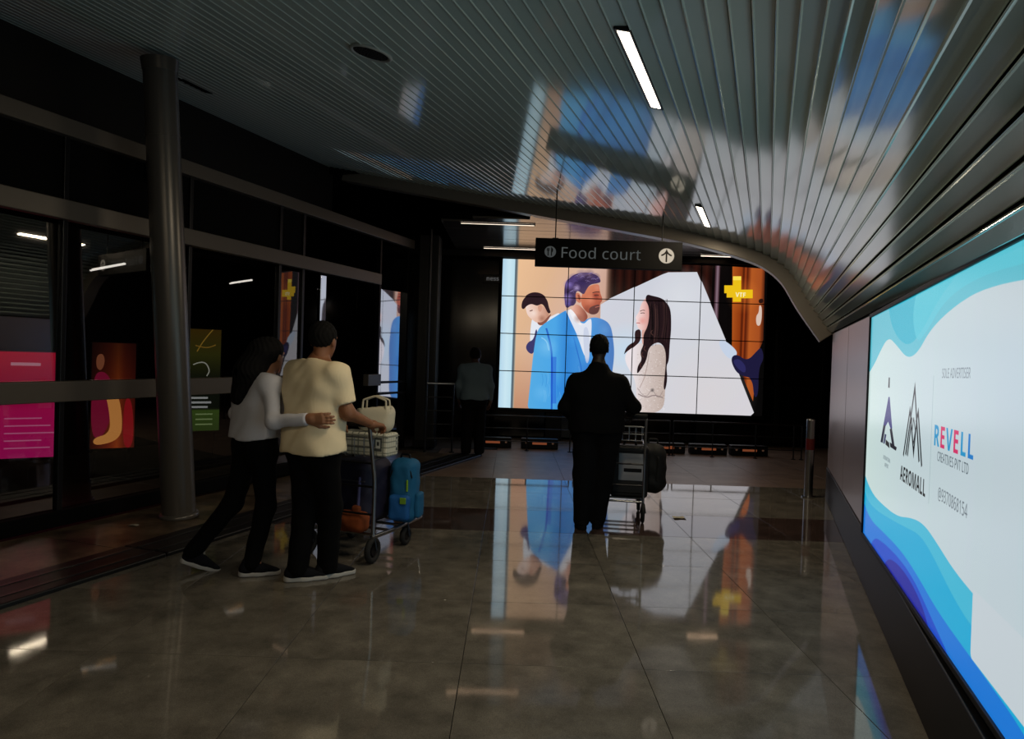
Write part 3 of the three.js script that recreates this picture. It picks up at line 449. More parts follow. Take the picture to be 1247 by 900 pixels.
lit('poster_stand', 'tall orange and red portrait poster of a person in a sari behind the glass', 'poster', [-7.0, 0.93, -6.13], 0.44, 1.2, PT, (c, w, h) => {
  c.fillStyle = grad(c, 0, 0, w, 0, [0, '#3a0f0a'], [0.4, '#7a2712'], [0.6, '#a8451a'], [0.75, '#7c2713'], [1, '#58180f']); c.fillRect(0, 0, w, h); c.fillStyle = grad(c, 0, 0, 0, h, [0, 'rgba(0,0,0,.55)'], [0.5, 'rgba(0,0,0,.15)'], [1, 'rgba(0,0,0,0)']); c.fillRect(0, 0, w, h);
  soft(c, [[w * .1, h * .12], [w * .25, h * .1], [w * .3, h * .18], [w * .22, h * .27], [w * .1, h * .24]], '#8d5136'); soft(c, [[w * .02, h * .3], [w * .3, h * .26], [w * .5, h * .4], [w * .52, h * .62], [w * .3, h * .9], [0, h * .9]], '#8a1538');
  soft(c, [[w * .3, h * .45], [w * .6, h * .47], [w * .72, h * .7], [w * .7, h * .92], [w * .1, h * .98], [w * .05, h * .9], [w * .45, h * .86], [w * .42, h * .66]], '#e89a4f'); soft(c, [[w * .75, h * .5], [w * .95, h * .55], [w, h], [w * .72, h]], '#a21a22');
}, 0.95);
lit('poster_stand', 'dark green poster with a gold stroke and white text lines right of the column', 'poster', [-7.0, 1.08, -7.5], 0.42, 1.34, PT, (c, w, h) => {
  c.fillStyle = grad(c, 0, 0, 0, h, [0, '#5a4312'], [0.25, '#4a4a1a'], [0.5, '#1d2216'], [0.78, '#1a2014'], [0.8, '#54702c'], [1, '#3f5a22']); c.fillRect(0, 0, w, h); c.lineWidth = 12; soft(c, [[w * .75, 0], [w * .5, h * .1], [w * .3, h * .22]], '#c79a3a', false); soft(c, [[w * .25, h * .16], [w * .55, h * .19], [w * .85, h * .15]], '#b98b33', false);
  c.lineWidth = 14; soft(c, [[w * .2, h * .35], [w * .5, h * .3], [w * .7, h * .4], [w * .6, h * .46]], '#d8d8c8', false); c.fillStyle = '#d8dad8'; for (let k = 0; k < 4; k++) c.fillRect(w * .15, h * (.62 + k * .045), w * (.6 - .1 * (k % 2)), h * .02); c.fillStyle = '#a9c080'; for (let k = 0; k < 3; k++) c.fillRect(w * .3, h * (.83 + k * .05), w * .5, h * .012);
}, 0.55);
{
  const t = thing('wall_lettering', 'small dim grey letters reading ness on the dark wall left of the screen', 'lettering', cam(-0.42, 13.44, 2.97), YAW);
  part('letter_panel', rbox(0.36, 0.16, 0.012, 0.003), M.black, t); part('letters', new THREE.PlaneGeometry(0.34, 0.14).translate(0, 0, 0.0072), std(0x040404, 0.5, 0, { emissive: 0xffffff, emissiveMap: canvas(340, 140, (c) => { c.fillStyle = '#000'; c.fillRect(0, 0, 340, 140); c.fillStyle = '#8e8e8e'; c.font = 'bold 112px sans-serif'; c.textAlign = 'center'; c.fillText('ness', 170, 100); }), emissiveIntensity: 0.28 }), t);
}
// ------------------------------------------------------------------ people
const hash3 = (x, y, z) => { const s = Math.sin(x * 127.1 + y * 311.7 + z * 74.7) * 43758.5453; return s - Math.floor(s); };
function handGeometry(w, f, n, side, curl = 0.5, thumbCurl = 0.3) {    // wrist, finger direction, palm direction, side the thumb is on
  const W = V(...w), Fd = V(...f).normalize(), N = V(...n); N.addScaledVector(Fd, -N.dot(Fd)).normalize(); const S = V().crossVectors(Fd, N).multiplyScalar(side), L = [], a = (p) => p.toArray();
  const at = (u, v, q) => W.clone().addScaledVector(Fd, u).addScaledVector(S, v).addScaledVector(N, q), K = [0.026, 0.009, -0.009, -0.026], len = [0.068, 0.076, 0.07, 0.055];
  for (let i = 0; i < 4; i++) {
    const k = at(0.088 - (i === 3 ? 0.008 : 0), K[i], 0); L.push([a(at(0, K[i] * 0.6, 0)), a(k), 0.0165, 0.0125, 0.02]);
    let p = k, ang = curl * 0.6; for (let s = 0; s < 3; s++) { const l = len[i] * [0.45, 0.31, 0.24][s], q = p.clone().addScaledVector(Fd, Math.cos(ang) * l).addScaledVector(N, Math.sin(ang) * l).addScaledVector(S, K[i] * 0.06); L.push([a(p), a(q), 0.0098 - s * 0.0008, 0.009 - s * 0.001, 0.006]); p = q; ang += curl; }
  }
  const t0 = at(0.022, 0.024, 0.006), t1 = at(0.055, 0.05, 0.016 + thumbCurl * 0.02), t2 = at(0.083, 0.056, 0.024 + thumbCurl * 0.05), t3 = at(0.104, 0.055, 0.03 + thumbCurl * 0.07);
  L.push([a(t0), a(t1), 0.017, 0.0125, 0.02], [a(t1), a(t2), 0.0115, 0.01, 0.006], [a(t2), a(t3), 0.01, 0.008, 0.006], [a(at(-0.03, 0, 0)), a(at(0.01, 0, 0)), 0.026, 0.027, 0.02]);
  const P = L.flatMap((q) => [q[0], q[1]]), lo = [0, 1, 2].map((i) => Math.min(...P.map((p) => p[i])) - 0.035), hi = [0, 1, 2].map((i) => Math.max(...P.map((p) => p[i])) + 0.035);
  return net(bones(L, 0.012), lo, hi, 0.0035);
}
function headGeometry(c, yaw, pitch) {
  const e = (px, py, pz, rx, ry, rz) => { const k = Math.hypot(px / rx, py / ry, pz / rz); return (k - 1) * Math.min(rx, ry, rz); };
  const f = (x, y, z) => {
    let d = e(x, y - 0.028, z + 0.008, 0.077, 0.092, 0.096); d = smin(d, e(x, y + 0.045, z - 0.03, 0.056, 0.068, 0.062), 0.05); d = smin(d, e(x, y + 0.093, z - 0.066, 0.02, 0.017, 0.018), 0.03);
    d = smin(d, e(x, y + 0.018, z - 0.103, 0.012, 0.026, 0.016), 0.018); d = smin(d, e(x, y + 0.031, z - 0.108, 0.016, 0.011, 0.014), 0.01); d = smin(d, e(x, y - 0.032, z - 0.085, 0.05, 0.011, 0.014), 0.02);
    for (const s of [-1, 1]) { d = Math.max(d, -e(x - s * 0.031, y - 0.008, z - 0.1, 0.018, 0.011, 0.016)); d = smin(d, e(x - s * 0.078, y + 0.008, z + 0.006, 0.01, 0.031, 0.019), 0.006); }
    d = smin(d, e(x, y + 0.058, z - 0.092, 0.023, 0.0055, 0.011), 0.006); d = smin(d, e(x, y + 0.069, z - 0.09, 0.019, 0.006, 0.011), 0.006);
    return smin(d, e(x, y + 0.11, z + 0.022, 0.05, 0.07, 0.052), 0.03);
  };
  return net(f, [-0.1, -0.17, -0.12], [0.1, 0.135, 0.14], 0.005).applyMatrix4(new THREE.Matrix4().makeRotationFromEuler(new THREE.Euler(pitch, yaw, 0, 'YXZ'))).translate(...c);
}
function makePerson(name, label, pos, turn, o) {
  const t = thing(name, label, 'person', pos, turn), J = o.J, sk = std(o.skin, 0.55), lr = ['L', 'R'];
  const w = o.width ?? 1, torso = (e) => [
    [J.shL, J.shR, 0.062 + e, 0.062 + e, 0.08], [[0.085 * w, J.shL[1] - 0.1, J.chest[2]], [-0.085 * w, J.shR[1] - 0.1, J.chest[2]], 0.1 * w + e, 0.1 * w + e, 0.1], [[0.07 * w + J.chest[0], J.chest[1] - 0.08, J.chest[2]], [0.06 * w, J.pelvis[1] + 0.1, J.pelvis[2]], 0.098 * w + e, 0.094 * w + e, 0.1], [[-0.07 * w + J.chest[0], J.chest[1] - 0.08, J.chest[2]], [-0.06 * w, J.pelvis[1] + 0.1, J.pelvis[2]], 0.098 * w + e, 0.094 * w + e, 0.1],
    [[0.075 * w, J.pelvis[1], J.pelvis[2] - 0.01], [-0.075 * w, J.pelvis[1], J.pelvis[2] - 0.01], 0.1 * w + e, 0.1 * w + e, 0.1], [J.neck, [(J.shL[0] + J.shR[0]) / 2 + 0.06, J.shL[1] + 0.01, J.neck[2]], 0.05 + e * 0.5, 0.05 + e, 0.08], [J.neck, [(J.shL[0] + J.shR[0]) / 2 - 0.06, J.shR[1] + 0.01, J.neck[2]], 0.05 + e * 0.5, 0.05 + e, 0.08]];
  const limbs = lr.flatMap((s) => [[J['sh' + s], J['el' + s], 0.05 * w, 0.038 * w], [J['el' + s], J['wr' + s], 0.04 * w, 0.027], [J['hip' + s], J['kn' + s], 0.082 * w, 0.055], [J['kn' + s], J['an' + s], 0.056, 0.036], [J['an' + s], J['an' + s].map((v, i) => v + (J['toe' + s][i] - v) * 0.25), 0.036, 0.03]]);
  const P = Object.values(J), lo = [0, 1, 2].map((i) => Math.min(...P.map((p) => p[i])) - 0.2), hi = [0, 1, 2].map((i) => Math.max(...P.map((p) => p[i])) + 0.2); lo[1] = 0.02;
  const bodyG = [net(bones([...torso(0), [J.neck, [J.head[0], J.head[1] - 0.07, J.head[2] - 0.012], 0.054, 0.052, 0.04], ...limbs], 0.05), lo, [hi[0], J.neck[1] + 0.12, hi[2]], 0.013), headGeometry(J.head, o.headYaw ?? 0, o.headPitch ?? 0)];
  for (const s of lr) { const h = o['hand' + s]; bodyG.push(handGeometry(J['wr' + s], h.f, h.n, h.thumb, h.curl ?? 0.5)); }
  part('body', bodyG, sk, t);
  for (const s of [-1, 1]) { const e = V(s * 0.031, 0.008, 0.088).applyEuler(new THREE.Euler(o.headPitch ?? 0, o.headYaw ?? 0, 0, 'YXZ')).add(V(...J.head)); part('eye', new THREE.SphereGeometry(0.0115, 12, 8).translate(...e.toArray()), std(0xd8d4cc, 0.3), t); }
  // top garment
  const st = o.shirt, sl = st.sleeve, mix = (a, b, k) => a.map((v, i) => v + (b[i] - v) * k), sh = torso(st.ease ?? 0.022);
  const sleeveBones = lr.map((s) => { const a = J['sh' + s], e = J['el' + s], q = J['wr' + s]; return sl <= 1 ? [[a, e, 0.07 * w, 0.068 * w, 0.05]] : [[a, e, 0.066 * w, 0.052 * w, 0.05], [e, q, 0.054 * w, 0.038, 0.04]]; });
  sh.push([[0.075 * w, st.hem, J.pelvis[2] - 0.005], [0.07 * w, J.pelvis[1] + 0.2, J.pelvis[2]], 0.112 * w + 0.012, 0.1 * w + 0.012, 0.1], [[-0.075 * w, st.hem, J.pelvis[2] - 0.005], [-0.07 * w, J.pelvis[1] + 0.2, J.pelvis[2]], 0.112 * w + 0.012, 0.1 * w + 0.012, 0.1]);
  const fs = bones(sh, 0.05), cuts = lr.map((s, n) => { const a = V(...J['sh' + s]), e = V(...J['el' + s]), q = V(...J['wr' + s]); return sl <= 1 ? [e.clone().sub(a).normalize(), a.clone().lerp(e, sl)] : [q.clone().sub(e).normalize(), e.clone().lerp(q, sl - 1)]; });
  const sleeves = sleeveBones.map((b) => bones(b, 0.04)), hem = (x, z) => st.hem + 0.008 * Math.sin(x * 24) + 0.006 * Math.sin(z * 19 + 1);
  part('shirt', net((x, y, z) => {
    const w0 = (st.wrinkle ?? 0.004) * wave(x * 0.8, y * 0.8, z * 0.8);
    let d = Math.max(fs(x, y, z), hem(x, z) - y, y - (J.neck[1] + 0.012 + (st.collar ?? 0) - (z - J.neck[2]) * 0.35));
    sleeves.forEach((f, n) => { const [q, c] = cuts[n]; d = smin(d, Math.max(f(x, y, z), (x - c.x) * q.x + (y - c.y) * q.y + (z - c.z) * q.z), 0.035); });
    return d + w0;
  }, [lo[0], st.hem - 0.16, lo[2]], [hi[0], J.neck[1] + 0.12, hi[2]], 0.011), cloth(st.color), t);
  // trousers
  const tr = o.trousers, ft = bones([...lr.flatMap((s) => [[J['hip' + s], J['kn' + s], 0.1 * w, tr.knee, 0.05], [J['kn' + s], mix(J['kn' + s], J['an' + s], 1.0), tr.knee, tr.hem, 0.03]]), [[0.075 * w, J.pelvis[1], J.pelvis[2] - 0.012], [-0.075 * w, J.pelvis[1], J.pelvis[2] - 0.012], 0.115 * w, 0.115 * w, 0.08], [[0.065 * w, J.pelvis[1] + 0.1, J.pelvis[2]], [-0.065 * w, J.pelvis[1] + 0.1, J.pelvis[2]], 0.11 * w, 0.11 * w, 0.08]], 0.035);
  part('trousers', net((x, y, z) => Math.max(ft(x, y, z) + 0.0045 * wave(x * 0.7, y * 0.9, z * 0.7), y - tr.waist), [lo[0], 0.03, lo[2]], [hi[0], tr.waist + 0.04, hi[2]], 0.012), cloth(tr.color), t);
  // shoes
  for (const s of lr) {
    const a = J['an' + s], q = o['foot' + s] ?? {}, sc = o.shoe.size ?? 1;
    const up = bones([[[0, 0.05, -0.045], [0, 0.052, 0.06], 0.04, 0.044], [[0.004, 0.045, 0.06], [0.002, 0.034, 0.165], 0.044, 0.034], [[0, 0.06, -0.03], [0, 0.1, -0.022], 0.04, 0.042]], 0.03), flat = bones([[[0, 0.02, -0.048], [0, 0.02, 0.05], 0.041, 0.042], [[0.003, 0.02, 0.05], [0.002, 0.02, 0.168], 0.046, 0.036]], 0.03);
    const shoe = part('shoe', net((x, y, z) => Math.max(up(x, y, z), 0.018 - y, y - 0.112 + z * 0.4), [-0.07, 0, -0.11], [0.07, 0.16, 0.22], 0.006), cloth(o.shoe.color), t);
    const so = part('sole', net((x, y, z) => Math.max(flat(x, 0.02, z) + Math.abs(y - 0.016) * 0.12, y - 0.032 - 0.006 * (z < -0.02), 0.001 - y), [-0.07, -0.02, -0.11], [0.07, 0.06, 0.22], 0.006), cloth(o.shoe.sole), shoe);
    shoe.position.set(a[0], a[1] - 0.08, a[2]); shoe.rotation.set(q.pitch ?? 0, q.yaw ?? 0, 0, 'YXZ'); shoe.scale.setScalar(sc); if (q.drop !== undefined) shoe.position.y = q.drop;
  }
  // hair
  const h = o.hair, R = new THREE.Euler(o.headPitch ?? 0, o.headYaw ?? 0, 0, 'YXZ'), inv = new THREE.Matrix4().makeRotationFromEuler(R).invert(), pv = V(), long = h.long ? bones(h.long, 0.05) : null;
  part('hair', net((x, y, z) => {
    pv.set(x - J.head[0], y - J.head[1], z - J.head[2]).applyMatrix4(inv); const k = Math.hypot(pv.x / 0.086, (pv.y - 0.034) / 0.098, (pv.z + 0.014) / 0.104); let d = (k - 1) * 0.086;
    d = Math.max(d, pv.z - 0.055 - Math.max(0, pv.y - 0.06) * 1.2, -(pv.y + 0.075 + Math.max(0, -pv.z) * (h.nape ?? 0.1)), pv.z > 0.0 ? -(pv.y - 0.0) - (0.03 - pv.z) * 2 : -1);
    if (long) d = smin(d, long(x, y, z), 0.03);
    return d + (long ? 0.004 : 0.003) * Math.sin(x * 160 + 3 * Math.sin(y * 30)) * Math.sin(z * 140 + 2 * Math.sin(y * 24));
  }, [J.head[0] - 0.22, (long ? h.low : J.head[1] - 0.16), J.head[2] - 0.24], [J.head[0] + 0.22, J.head[1] + 0.18, J.head[2] + 0.16], 0.006), phys({ color: h.color, roughness: 0.85, specularIntensity: 0.4 }), t);
  return t;
}
// local axes of a person: +x its left, +y up, +z the way it faces
makePerson('person', 'person in a pale yellow t-shirt and black trousers pushing a luggage trolley, seen from behind', [-2.78, 0, -3.98], Math.PI - 0.24, {
  skin: 0x8a5a3c, width: 1.06, headYaw: 0.3, headPitch: 0.08,
  J: { head: [-0.02, 1.585, 0.03], neck: [-0.01, 1.43, 0], chest: [0, 1.3, 0], pelvis: [0, 0.9, -0.01], shL: [0.185, 1.375, 0], shR: [-0.185, 1.375, 0.0], elL: [0.22, 1.1, 0.06], elR: [-0.25, 1.125, 0.04], wrL: [0.14, 1.02, 0.27], wrR: [-0.225, 1.035, 0.29], hipL: [0.09, 0.87, -0.01], hipR: [-0.09, 0.87, -0.01], knL: [0.08, 0.47, 0.0], knR: [-0.055, 0.48, 0.1], anL: [0.075, 0.08, -0.05], anR: [-0.02, 0.08, 0.12], toeL: [0.03, 0.05, 0.06], toeR: [-0.06, 0.05, 0.24] },
  handL: { f: [0, -0.15, 1], n: [0, -1, 0], thumb: -1, curl: 0.85 }, handR: { f: [0.02, -0.15, 1], n: [0, -1, 0], thumb: 1, curl: 0.85 },
  shirt: { color: 0xf8e6c0, sleeve: 0.78, hem: 0.86, ease: 0.028, wrinkle: 0.0095 }, trousers: { color: 0x050506, waist: 1.0, knee: 0.078, hem: 0.07 }, shoe: { color: 0x15161a, sole: 0xb9b6b0 }, footL: { yaw: -0.65 }, footR: { yaw: -0.35 }, hair: { color: 0x0b0908 },
});
makePerson('person', 'person with long dark hair in a pale grey sweater, arm round the one in yellow', [-3.24, 0, -3.98], Math.PI - 0.3, {
  skin: 0x9a6a4c, width: 0.88, headYaw: 0.35, headPitch: 0.1,
  J: { head: [-0.06, 1.47, 0.04], neck: [-0.035, 1.325, 0], chest: [-0.015, 1.2, 0], pelvis: [0, 0.86, -0.01], shL: [0.15, 1.27, 0.02], shR: [-0.175, 1.285, -0.03], elL: [0.25, 1.06, 0.0], elR: [-0.34, 1.06, -0.115], wrL: [0.19, 1.0, 0.2], wrR: [-0.582, 1.09, -0.02], hipL: [0.085, 0.83, -0.01], hipR: [-0.085, 0.83, -0.01], knL: [0.17, 0.46, -0.06], knR: [-0.06, 0.45, 0.04], anL: [0.33, 0.12, -0.26], anR: [-0.06, 0.08, -0.06], toeL: [0.29, 0.06, -0.14], toeR: [-0.12, 0.05, 0.05] },
  handL: { f: [-0.3, 0.1, 1], n: [-1, 0, 0], thumb: 1, curl: 0.5 }, handR: { f: [-0.91, 0.06, 0.42], n: [0.3, 0, 0.95], thumb: -1, curl: 0.3 },
  shirt: { color: 0xcacad2, sleeve: 1.94, hem: 0.92, ease: 0.022, wrinkle: 0.006 }, trousers: { color: 0x050506, waist: 0.98, knee: 0.066, hem: 0.056 }, shoe: { color: 0x14141a, sole: 0xb0aeac, size: 0.93 }, footL: { yaw: -0.75, pitch: 0.32, drop: 0.035 }, footR: { yaw: -0.6 },
  hair: { color: 0x070606, low: 1.05, long: [[[-0.06, 1.5, -0.03], [-0.03, 1.36, -0.09], 0.09, 0.095], [[-0.03, 1.36, -0.09], [0.02, 1.2, -0.13], 0.095, 0.06]] },
});
makePerson('person', 'dark figure in a black long sleeved top standing before the screen with a luggage trolley', [-1.43, 0, -6.3], Math.PI + 0.16, {
  skin: 0x24160e, width: 1.16, headYaw: 0.1,
  J: { head: [0.0, 1.62, 0.02], neck: [0, 1.455, 0], chest: [0, 1.3, 0], pelvis: [0.02, 0.92, 0], shL: [0.185, 1.31, 0], shR: [-0.185, 1.31, 0], elL: [0.285, 1.08, -0.02], elR: [-0.325, 1.11, 0.02], wrL: [0.2, 0.95, 0.14], wrR: [-0.285, 1.03, 0.2], hipL: [0.1, 0.89, 0], hipR: [-0.115, 0.89, 0], knL: [0.1, 0.48, 0.01], knR: [-0.075, 0.48, 0.05], anL: [0.1, 0.08, -0.03], anR: [-0.035, 0.08, 0.05], toeL: [0.13, 0.05, 0.09], toeR: [-0.07, 0.05, 0.17] },
  handL: { f: [-0.35, -0.5, 0.8], n: [-1, 0, -0.3], thumb: 1, curl: 0.5 }, handR: { f: [0.02, -0.3, 1], n: [0, -1, -0.2], thumb: 1, curl: 0.85 },
  shirt: { color: 0x040405, sleeve: 1.96, hem: 0.88, ease: 0.024, wrinkle: 0.005, collar: 0.015 }, trousers: { color: 0x06070a, waist: 1.02, knee: 0.095, hem: 0.076 }, shoe: { color: 0x0a0a0a, sole: 0x0c0c0c }, footL: { yaw: 0.25 }, footR: { yaw: -0.1 }, hair: { color: 0x070605 },
});
makePerson('person', 'distant figure in a pale blue shirt standing in the dark left of the screen', [...cam(-0.56, 10.85)], Math.PI + 0.5, {
  skin: 0x4a3022, width: 1.0, headYaw: -0.2,
  J: { head: [0, 1.52, 0.02], neck: [0, 1.37, 0], chest: [0, 1.24, 0], pelvis: [0, 0.86, 0], shL: [0.18, 1.31, 0], shR: [-0.18, 1.31, 0], elL: [0.24, 1.06, -0.01], elR: [-0.25, 1.06, 0], wrL: [0.22, 0.84, 0.1], wrR: [-0.26, 0.83, 0.08], hipL: [0.09, 0.83, 0], hipR: [-0.09, 0.83, 0], knL: [0.1, 0.45, 0.02], knR: [-0.1, 0.45, 0.02], anL: [0.1, 0.08, 0], anR: [-0.1, 0.08, 0], toeL: [0.12, 0.05, 0.12], toeR: [-0.12, 0.05, 0.12] },
  handL: { f: [-0.1, -1, 0.2], n: [-1, 0, 0], thumb: 1 }, handR: { f: [0.1, -1, 0.2], n: [1, 0, 0], thumb: -1 },
  shirt: { color: 0x64757f, sleeve: 1.9, hem: 0.86, ease: 0.024, collar: 0.012 }, trousers: { color: 0x08080a, waist: 0.96, knee: 0.085, hem: 0.08 }, shoe: { color: 0x090909, sole: 0x0b0b0b }, hair: { color: 0x080706 },
});
// ------------------------------------------------------------------ luggage trolleys
function trolley(label, pos, turn, s) {
  const t = thing('luggage_trolley', label, 'trolley', pos, turn), c = M.steel; t.scale.set(s, 1, 1);
  for (const x of [-0.27, 0.27]) {
    part('side_rail', tube([[x, 0.19, -0.02], [x, 0.18, 0.3], [x * 0.82, 0.165, 0.85]], 0.016), c, t);
    part('post', tube([[x, 0.17, 0.0], [x, 0.6, 0.0], [x, 1.0, -0.09]], 0.015), c, t);
    for (const [z, r, q] of [[0.0, 0.095, 1], [0.55, 0.075, 0.9]]) {
      const wx = x * q + Math.sign(x) * 0.0, w = part('wheel', new THREE.TorusGeometry(r - 0.022, 0.022, 12, 32).rotateY(Math.PI / 2).translate(wx, r, z), M.rubber, t);
      part('hub', [cyl(r * 0.42, 0.03, 0, 0, 0, 24).rotateZ(Math.PI / 2).translate(wx, r, z), ...[0, 1, 2, 3, 4].map((k) => box(0.014, r * 1.3, 0.012).rotateX(k * Math.PI / 5).translate(wx, r, z))], M.darkSteel, w);
      part('fork', [rod([wx + 0.032 * Math.sign(x), r, z], [wx + 0.014 * Math.sign(x), 0.18, z], 0.009), rod([wx - 0.03 * Math.sign(x), r, z], [wx - 0.012 * Math.sign(x), 0.18, z], 0.009)], M.darkSteel, t);
    }
  }
  part('handle_bar', rod([-0.28, 1.01, -0.1], [0.28, 1.01, -0.1], 0.016), M.black, t); for (const x of [-0.2, 0.2]) part('grip', rod([x - 0.08, 1.01, -0.1], [x + 0.08, 1.01, -0.1], 0.021), M.rubber, t);
  for (const y of [0.35, 0.55, 0.72]) part('cross_bar', rod([-0.27, y, 0.0], [0.27, y, 0.0], 0.008), M.darkSteel, t);
  for (const z of [0.1, 0.28, 0.46, 0.64, 0.8]) part('deck_bar', rod([-0.26 + z * 0.04, 0.178, z], [0.26 - z * 0.04, 0.178, z], 0.011), c, t);
  const bk = []; for (let k = 0; k < 7; k++) { const x = -0.24 + k * 0.08; bk.push(tube([[x, 0.9, 0.02], [x, 0.76, 0.03], [x, 0.755, 0.24], [x, 0.88, 0.27]], 0.004, 6)); } for (const [y, z] of [[0.9, 0.02], [0.83, 0.025], [0.756, 0.14], [0.88, 0.27]]) bk.push(rod([-0.25, y, z], [0.25, y, z], 0.005)); part('basket', bk, c, t);
  for (const x of [-0.25, 0.25]) part('basket_arm', rod([x, 0.74, 0.0], [x, 0.757, 0.25], 0.008), c, t);
  part('front_stop', tube([[-0.21, 0.17, 0.83], [-0.21, 0.32, 0.87], [0.21, 0.32, 0.87], [0.21, 0.17, 0.83]], 0.012), c, t);
  return t;
}
trolley('chrome luggage trolley loaded with bags, pushed by the person in yellow', [-2.9, 0, -4.5], Math.PI, 1);
trolley('luggage trolley with a dark suitcase beside the black figure before the screen', [-1.26, 0, -6.68], Math.PI + 0.2, 0.78);
const noisy = (f, a) => (x, y, z) => f(x, y, z) + a * wave(x, y, z);
const softBox = (w, h, d, r) => (x, y, z) => { const a = Math.max(Math.abs(x) - w / 2 + r, 0), b = Math.max(Math.abs(y) - h / 2 + r, 0), c = Math.max(Math.abs(z) - d / 2 + r, 0); return Math.hypot(a, b, c) - r; };
function bagBody(w, h, d, r, amp, cell = 0.012) { return net(noisy(softBox(w, h, d, r), amp), [-w / 2 - 0.04, -h / 2 - 0.04, -d / 2 - 0.04], [w / 2 + 0.04, h / 2 + 0.04, d / 2 + 0.04], cell); }
{ // first trolley: dark bags on the deck, plaid box bag in the basket, cream handbag on it, teal backpack, orange bag
  const a = thing('holdall', 'dark navy holdall lying on the loaded trolley under the basket', 'bag', [-2.96, 0.196, -4.88]);
  part('shell', bagBody(0.36, 0.5, 0.42, 0.09, 0.006).translate(0, 0.25, 0), std(0x15142e, 0.7), a); part('zip', rbox(0.3, 0.012, 0.012, 0.004, 0, 0.35, 0.212), std(0x3c3c46, 0.4), a); part('strap', tube([[-0.1, 0.38, 0.2], [-0.09, 0.3, 0.225], [-0.1, 0.1, 0.22]], 0.012), std(0x6d6f7c, 0.7), a); part('strap', tube([[0.1, 0.38, 0.2], [0.11, 0.3, 0.225], [0.1, 0.1, 0.22]], 0.012), std(0x4e4f7c, 0.7), a); part('handle', tube([[-0.09, 0.49, 0], [-0.07, 0.535, 0], [0.07, 0.535, 0], [0.09, 0.49, 0]], 0.011), M.black, a);
  const pl = canvas(256, 128, (c) => { c.fillStyle = '#d9d6c4'; c.fillRect(0, 0, 256, 128); c.fillStyle = 'rgba(120,124,112,.75)'; for (let k = 0; k < 8; k++) c.fillRect(8 + k * 32, 0, 7, 128); for (let k = 0; k < 4; k++) c.fillRect(0, 10 + k * 32, 256, 7); c.fillStyle = '#4a4e4c'; c.fillRect(190, 22, 40, 80); c.fillStyle = '#cfd0c6'; c.fillRect(198, 34, 24, 50); c.fillStyle = '#3d413f'; c.fillRect(204, 46, 12, 22); });
  const b = thing('box_bag', 'white bag with grey checks and a small label in the trolley basket', 'bag', [-2.775, 0.763, -4.64]);
  part('shell', rbox(0.42, 0.17, 0.17, 0.02, 0, 0.085, 0), std(0xffffff, 0.7, 0, { map: pl }), b); part('lid_seam', rbox(0.424, 0.008, 0.174, 0.003, 0, 0.145, 0), std(0x8d8c80, 0.7), b);
  const h = thing('handbag', 'cream handbag with a dark red lining showing at its open top, on the trolley', 'handbag', [-2.71, 0.934, -4.63], 0.2);
  const hb = bones([[[-0.075, 0.065, 0], [0.075, 0.065, 0], 0.064, 0.064], [[-0.09, 0.15, 0], [0.09, 0.15, 0], 0.054, 0.054]], 0.06);
  part('shell', net((x, y, z) => Math.max(hb(x, y, z), 0.004 - y, y - 0.185 - x * 0.12, -Math.max(hb(x, y, z) + 0.008, 0.1 - y)), [-0.17, -0.02, -0.1], [0.17, 0.24, 0.1], 0.006), std(0xd8d0b8, 0.6), h);
  part('lining', net((x, y, z) => Math.max(hb(x, y, z) + 0.006, 0.1 - y, y - 0.172 - x * 0.1), [-0.17, 0, -0.1], [0.17, 0.24, 0.1], 0.006), std(0x3a0d10, 0.8), h);
  for (const z of [-0.045, 0.045]) part('handle', tube([[-0.09, 0.16, z], [-0.085, 0.235, z * 0.9], [0, 0.265, z * 0.7], [0.085, 0.235, z * 0.9], [0.09, 0.17, z]], 0.0075), std(0xcfc6ae, 0.6), h);
  const k = thing('backpack', 'teal blue backpack with lime details standing at the front of the loaded trolley', 'backpack', [-2.66, 0.196, -5.02], 0.15);
  const tm = std(0x0c5f8c, 0.75); part('shell', bagBody(0.22, 0.5, 0.2, 0.07, 0.006).translate(0, 0.25, 0), tm, k); part('pocket', bagBody(0.17, 0.2, 0.07, 0.03, 0.004).translate(0.0, 0.13, 0.115), std(0x0d5aa0, 0.75), k); part('pocket', bagBody(0.05, 0.2, 0.13, 0.02, 0.003).translate(0.12, 0.14, 0), tm, k);
  part('trim', rbox(0.014, 0.09, 0.012, 0.004, 0.055, 0.3, 0.105), std(0x86b81e, 0.6), k); part('trim', rbox(0.05, 0.05, 0.012, 0.005, 0.04, 0.19, 0.152), std(0x6f9e2c, 0.6), k); part('handle', tube([[-0.04, 0.49, 0], [-0.03, 0.53, 0], [0.03, 0.53, 0], [0.04, 0.49, 0]], 0.009), M.black, k); part('zip', tube([[-0.09, 0.36, 0.095], [-0.06, 0.44, 0.085], [0.06, 0.44, 0.085], [0.09, 0.36, 0.095]], 0.005), M.black, k);
  const o = thing('soft_bag', 'small orange brown soft bag low at the back of the loaded trolley', 'bag', [-2.84, 0.196, -4.56]);
  part('shell', bagBody(0.26, 0.15, 0.14, 0.055, 0.007, 0.008).translate(0, 0.075, 0), std(0x8a3f12, 0.8), o); part('knot', bagBody(0.07, 0.06, 0.05, 0.02, 0.004, 0.006).translate(0.03, 0.165, 0), std(0x7c3a12, 0.8), o);
}
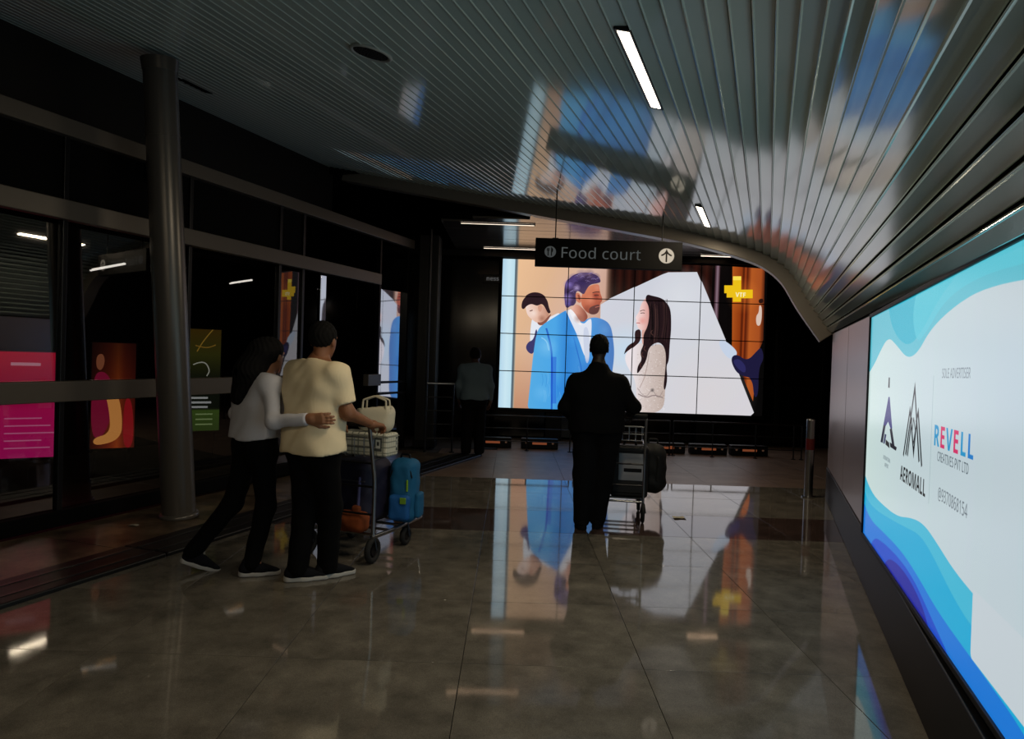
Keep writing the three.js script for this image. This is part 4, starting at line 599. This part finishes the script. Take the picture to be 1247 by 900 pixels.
{ // second trolley
  const s = thing('suitcase', 'dark suitcase with a pale grey front panel standing on the trolley before the screen', 'suitcase', [-1.24, 0.196, -6.98], 0.2);
  part('shell', rbox(0.36, 0.5, 0.22, 0.035, 0, 0.25, 0), std(0x101012, 0.55), s); part('front_panel', rbox(0.25, 0.26, 0.012, 0.004, 0.02, 0.3, 0.114), std(0x9a9ca2, 0.6), s); part('label_strip', rbox(0.17, 0.035, 0.006, 0.002, 0.03, 0.27, 0.121), M.black, s); for (const y of [0.05, 0.45]) part('rib', rbox(0.33, 0.016, 0.01, 0.003, 0, y, 0.111), M.black, s);
  part('handle', tube([[-0.06, 0.49, 0], [-0.05, 0.54, 0], [0.05, 0.54, 0], [0.06, 0.49, 0]], 0.011), M.rubber, s);
  const d = thing('duffel_bag', 'bulging black duffel bag on the right side of the trolley before the screen', 'bag', [-1.06, 0.196, -7.27], 0.2);
  part('shell', bagBody(0.28, 0.5, 0.26, 0.12, 0.012).translate(0, 0.25, 0), std(0x0a0a0b, 0.75), d); part('strap', tube([[0.0, 0.49, 0.03], [0.05, 0.36, 0.135], [0.04, 0.14, 0.135]], 0.01), M.rubber, d); part('handle', tube([[-0.05, 0.48, 0], [-0.04, 0.54, 0], [0.04, 0.54, 0], [0.05, 0.48, 0]], 0.01), M.rubber, d);
}
// ------------------------------------------------------------------ litter
{
  const g = (w, d, a) => { const p = new THREE.PlaneGeometry(w, d, 8, 6).rotateX(-Math.PI / 2), q = p.attributes.position; for (let i = 0; i < q.count; i++) q.setY(i, 0.004 + a * (0.5 + 0.5 * Math.sin(q.getX(i) * 60 + 1) * Math.cos(q.getZ(i) * 47))); const b = p.clone(), r = b.attributes.position; for (let i = 0; i < r.count; i++) r.setY(i, r.getY(i) - 0.0015); b.index.array.reverse(); p.computeVertexNormals(); b.computeVertexNormals(); return mergeGeometries([p, b]); };
  const a = part('paper_scrap', g(0.12, 0.08, 0.012), std(0xb9b39f, 0.8), scene); a.name = numbered('paper_scrap'); a.position.set(-0.76, 0, -7.11); a.rotation.y = 0.5; tag(a, 'small crumpled pale paper lying on the floor right of the trolley', 'litter');
  const b = part('paper_scrap', g(0.08, 0.04, 0.01), std(0xb0aca0, 0.8), scene); b.name = numbered('paper_scrap'); b.position.set(-4.95, 0.0, -4.56); b.rotation.y = 0.2; tag(b, 'tiny white paper scrap on the tan strip before the glass, near the column', 'litter');
}
scene.traverse((o) => { if (o.isMesh) o.castShadow = o.receiveShadow = true; });
renderer.render(scene, camera);
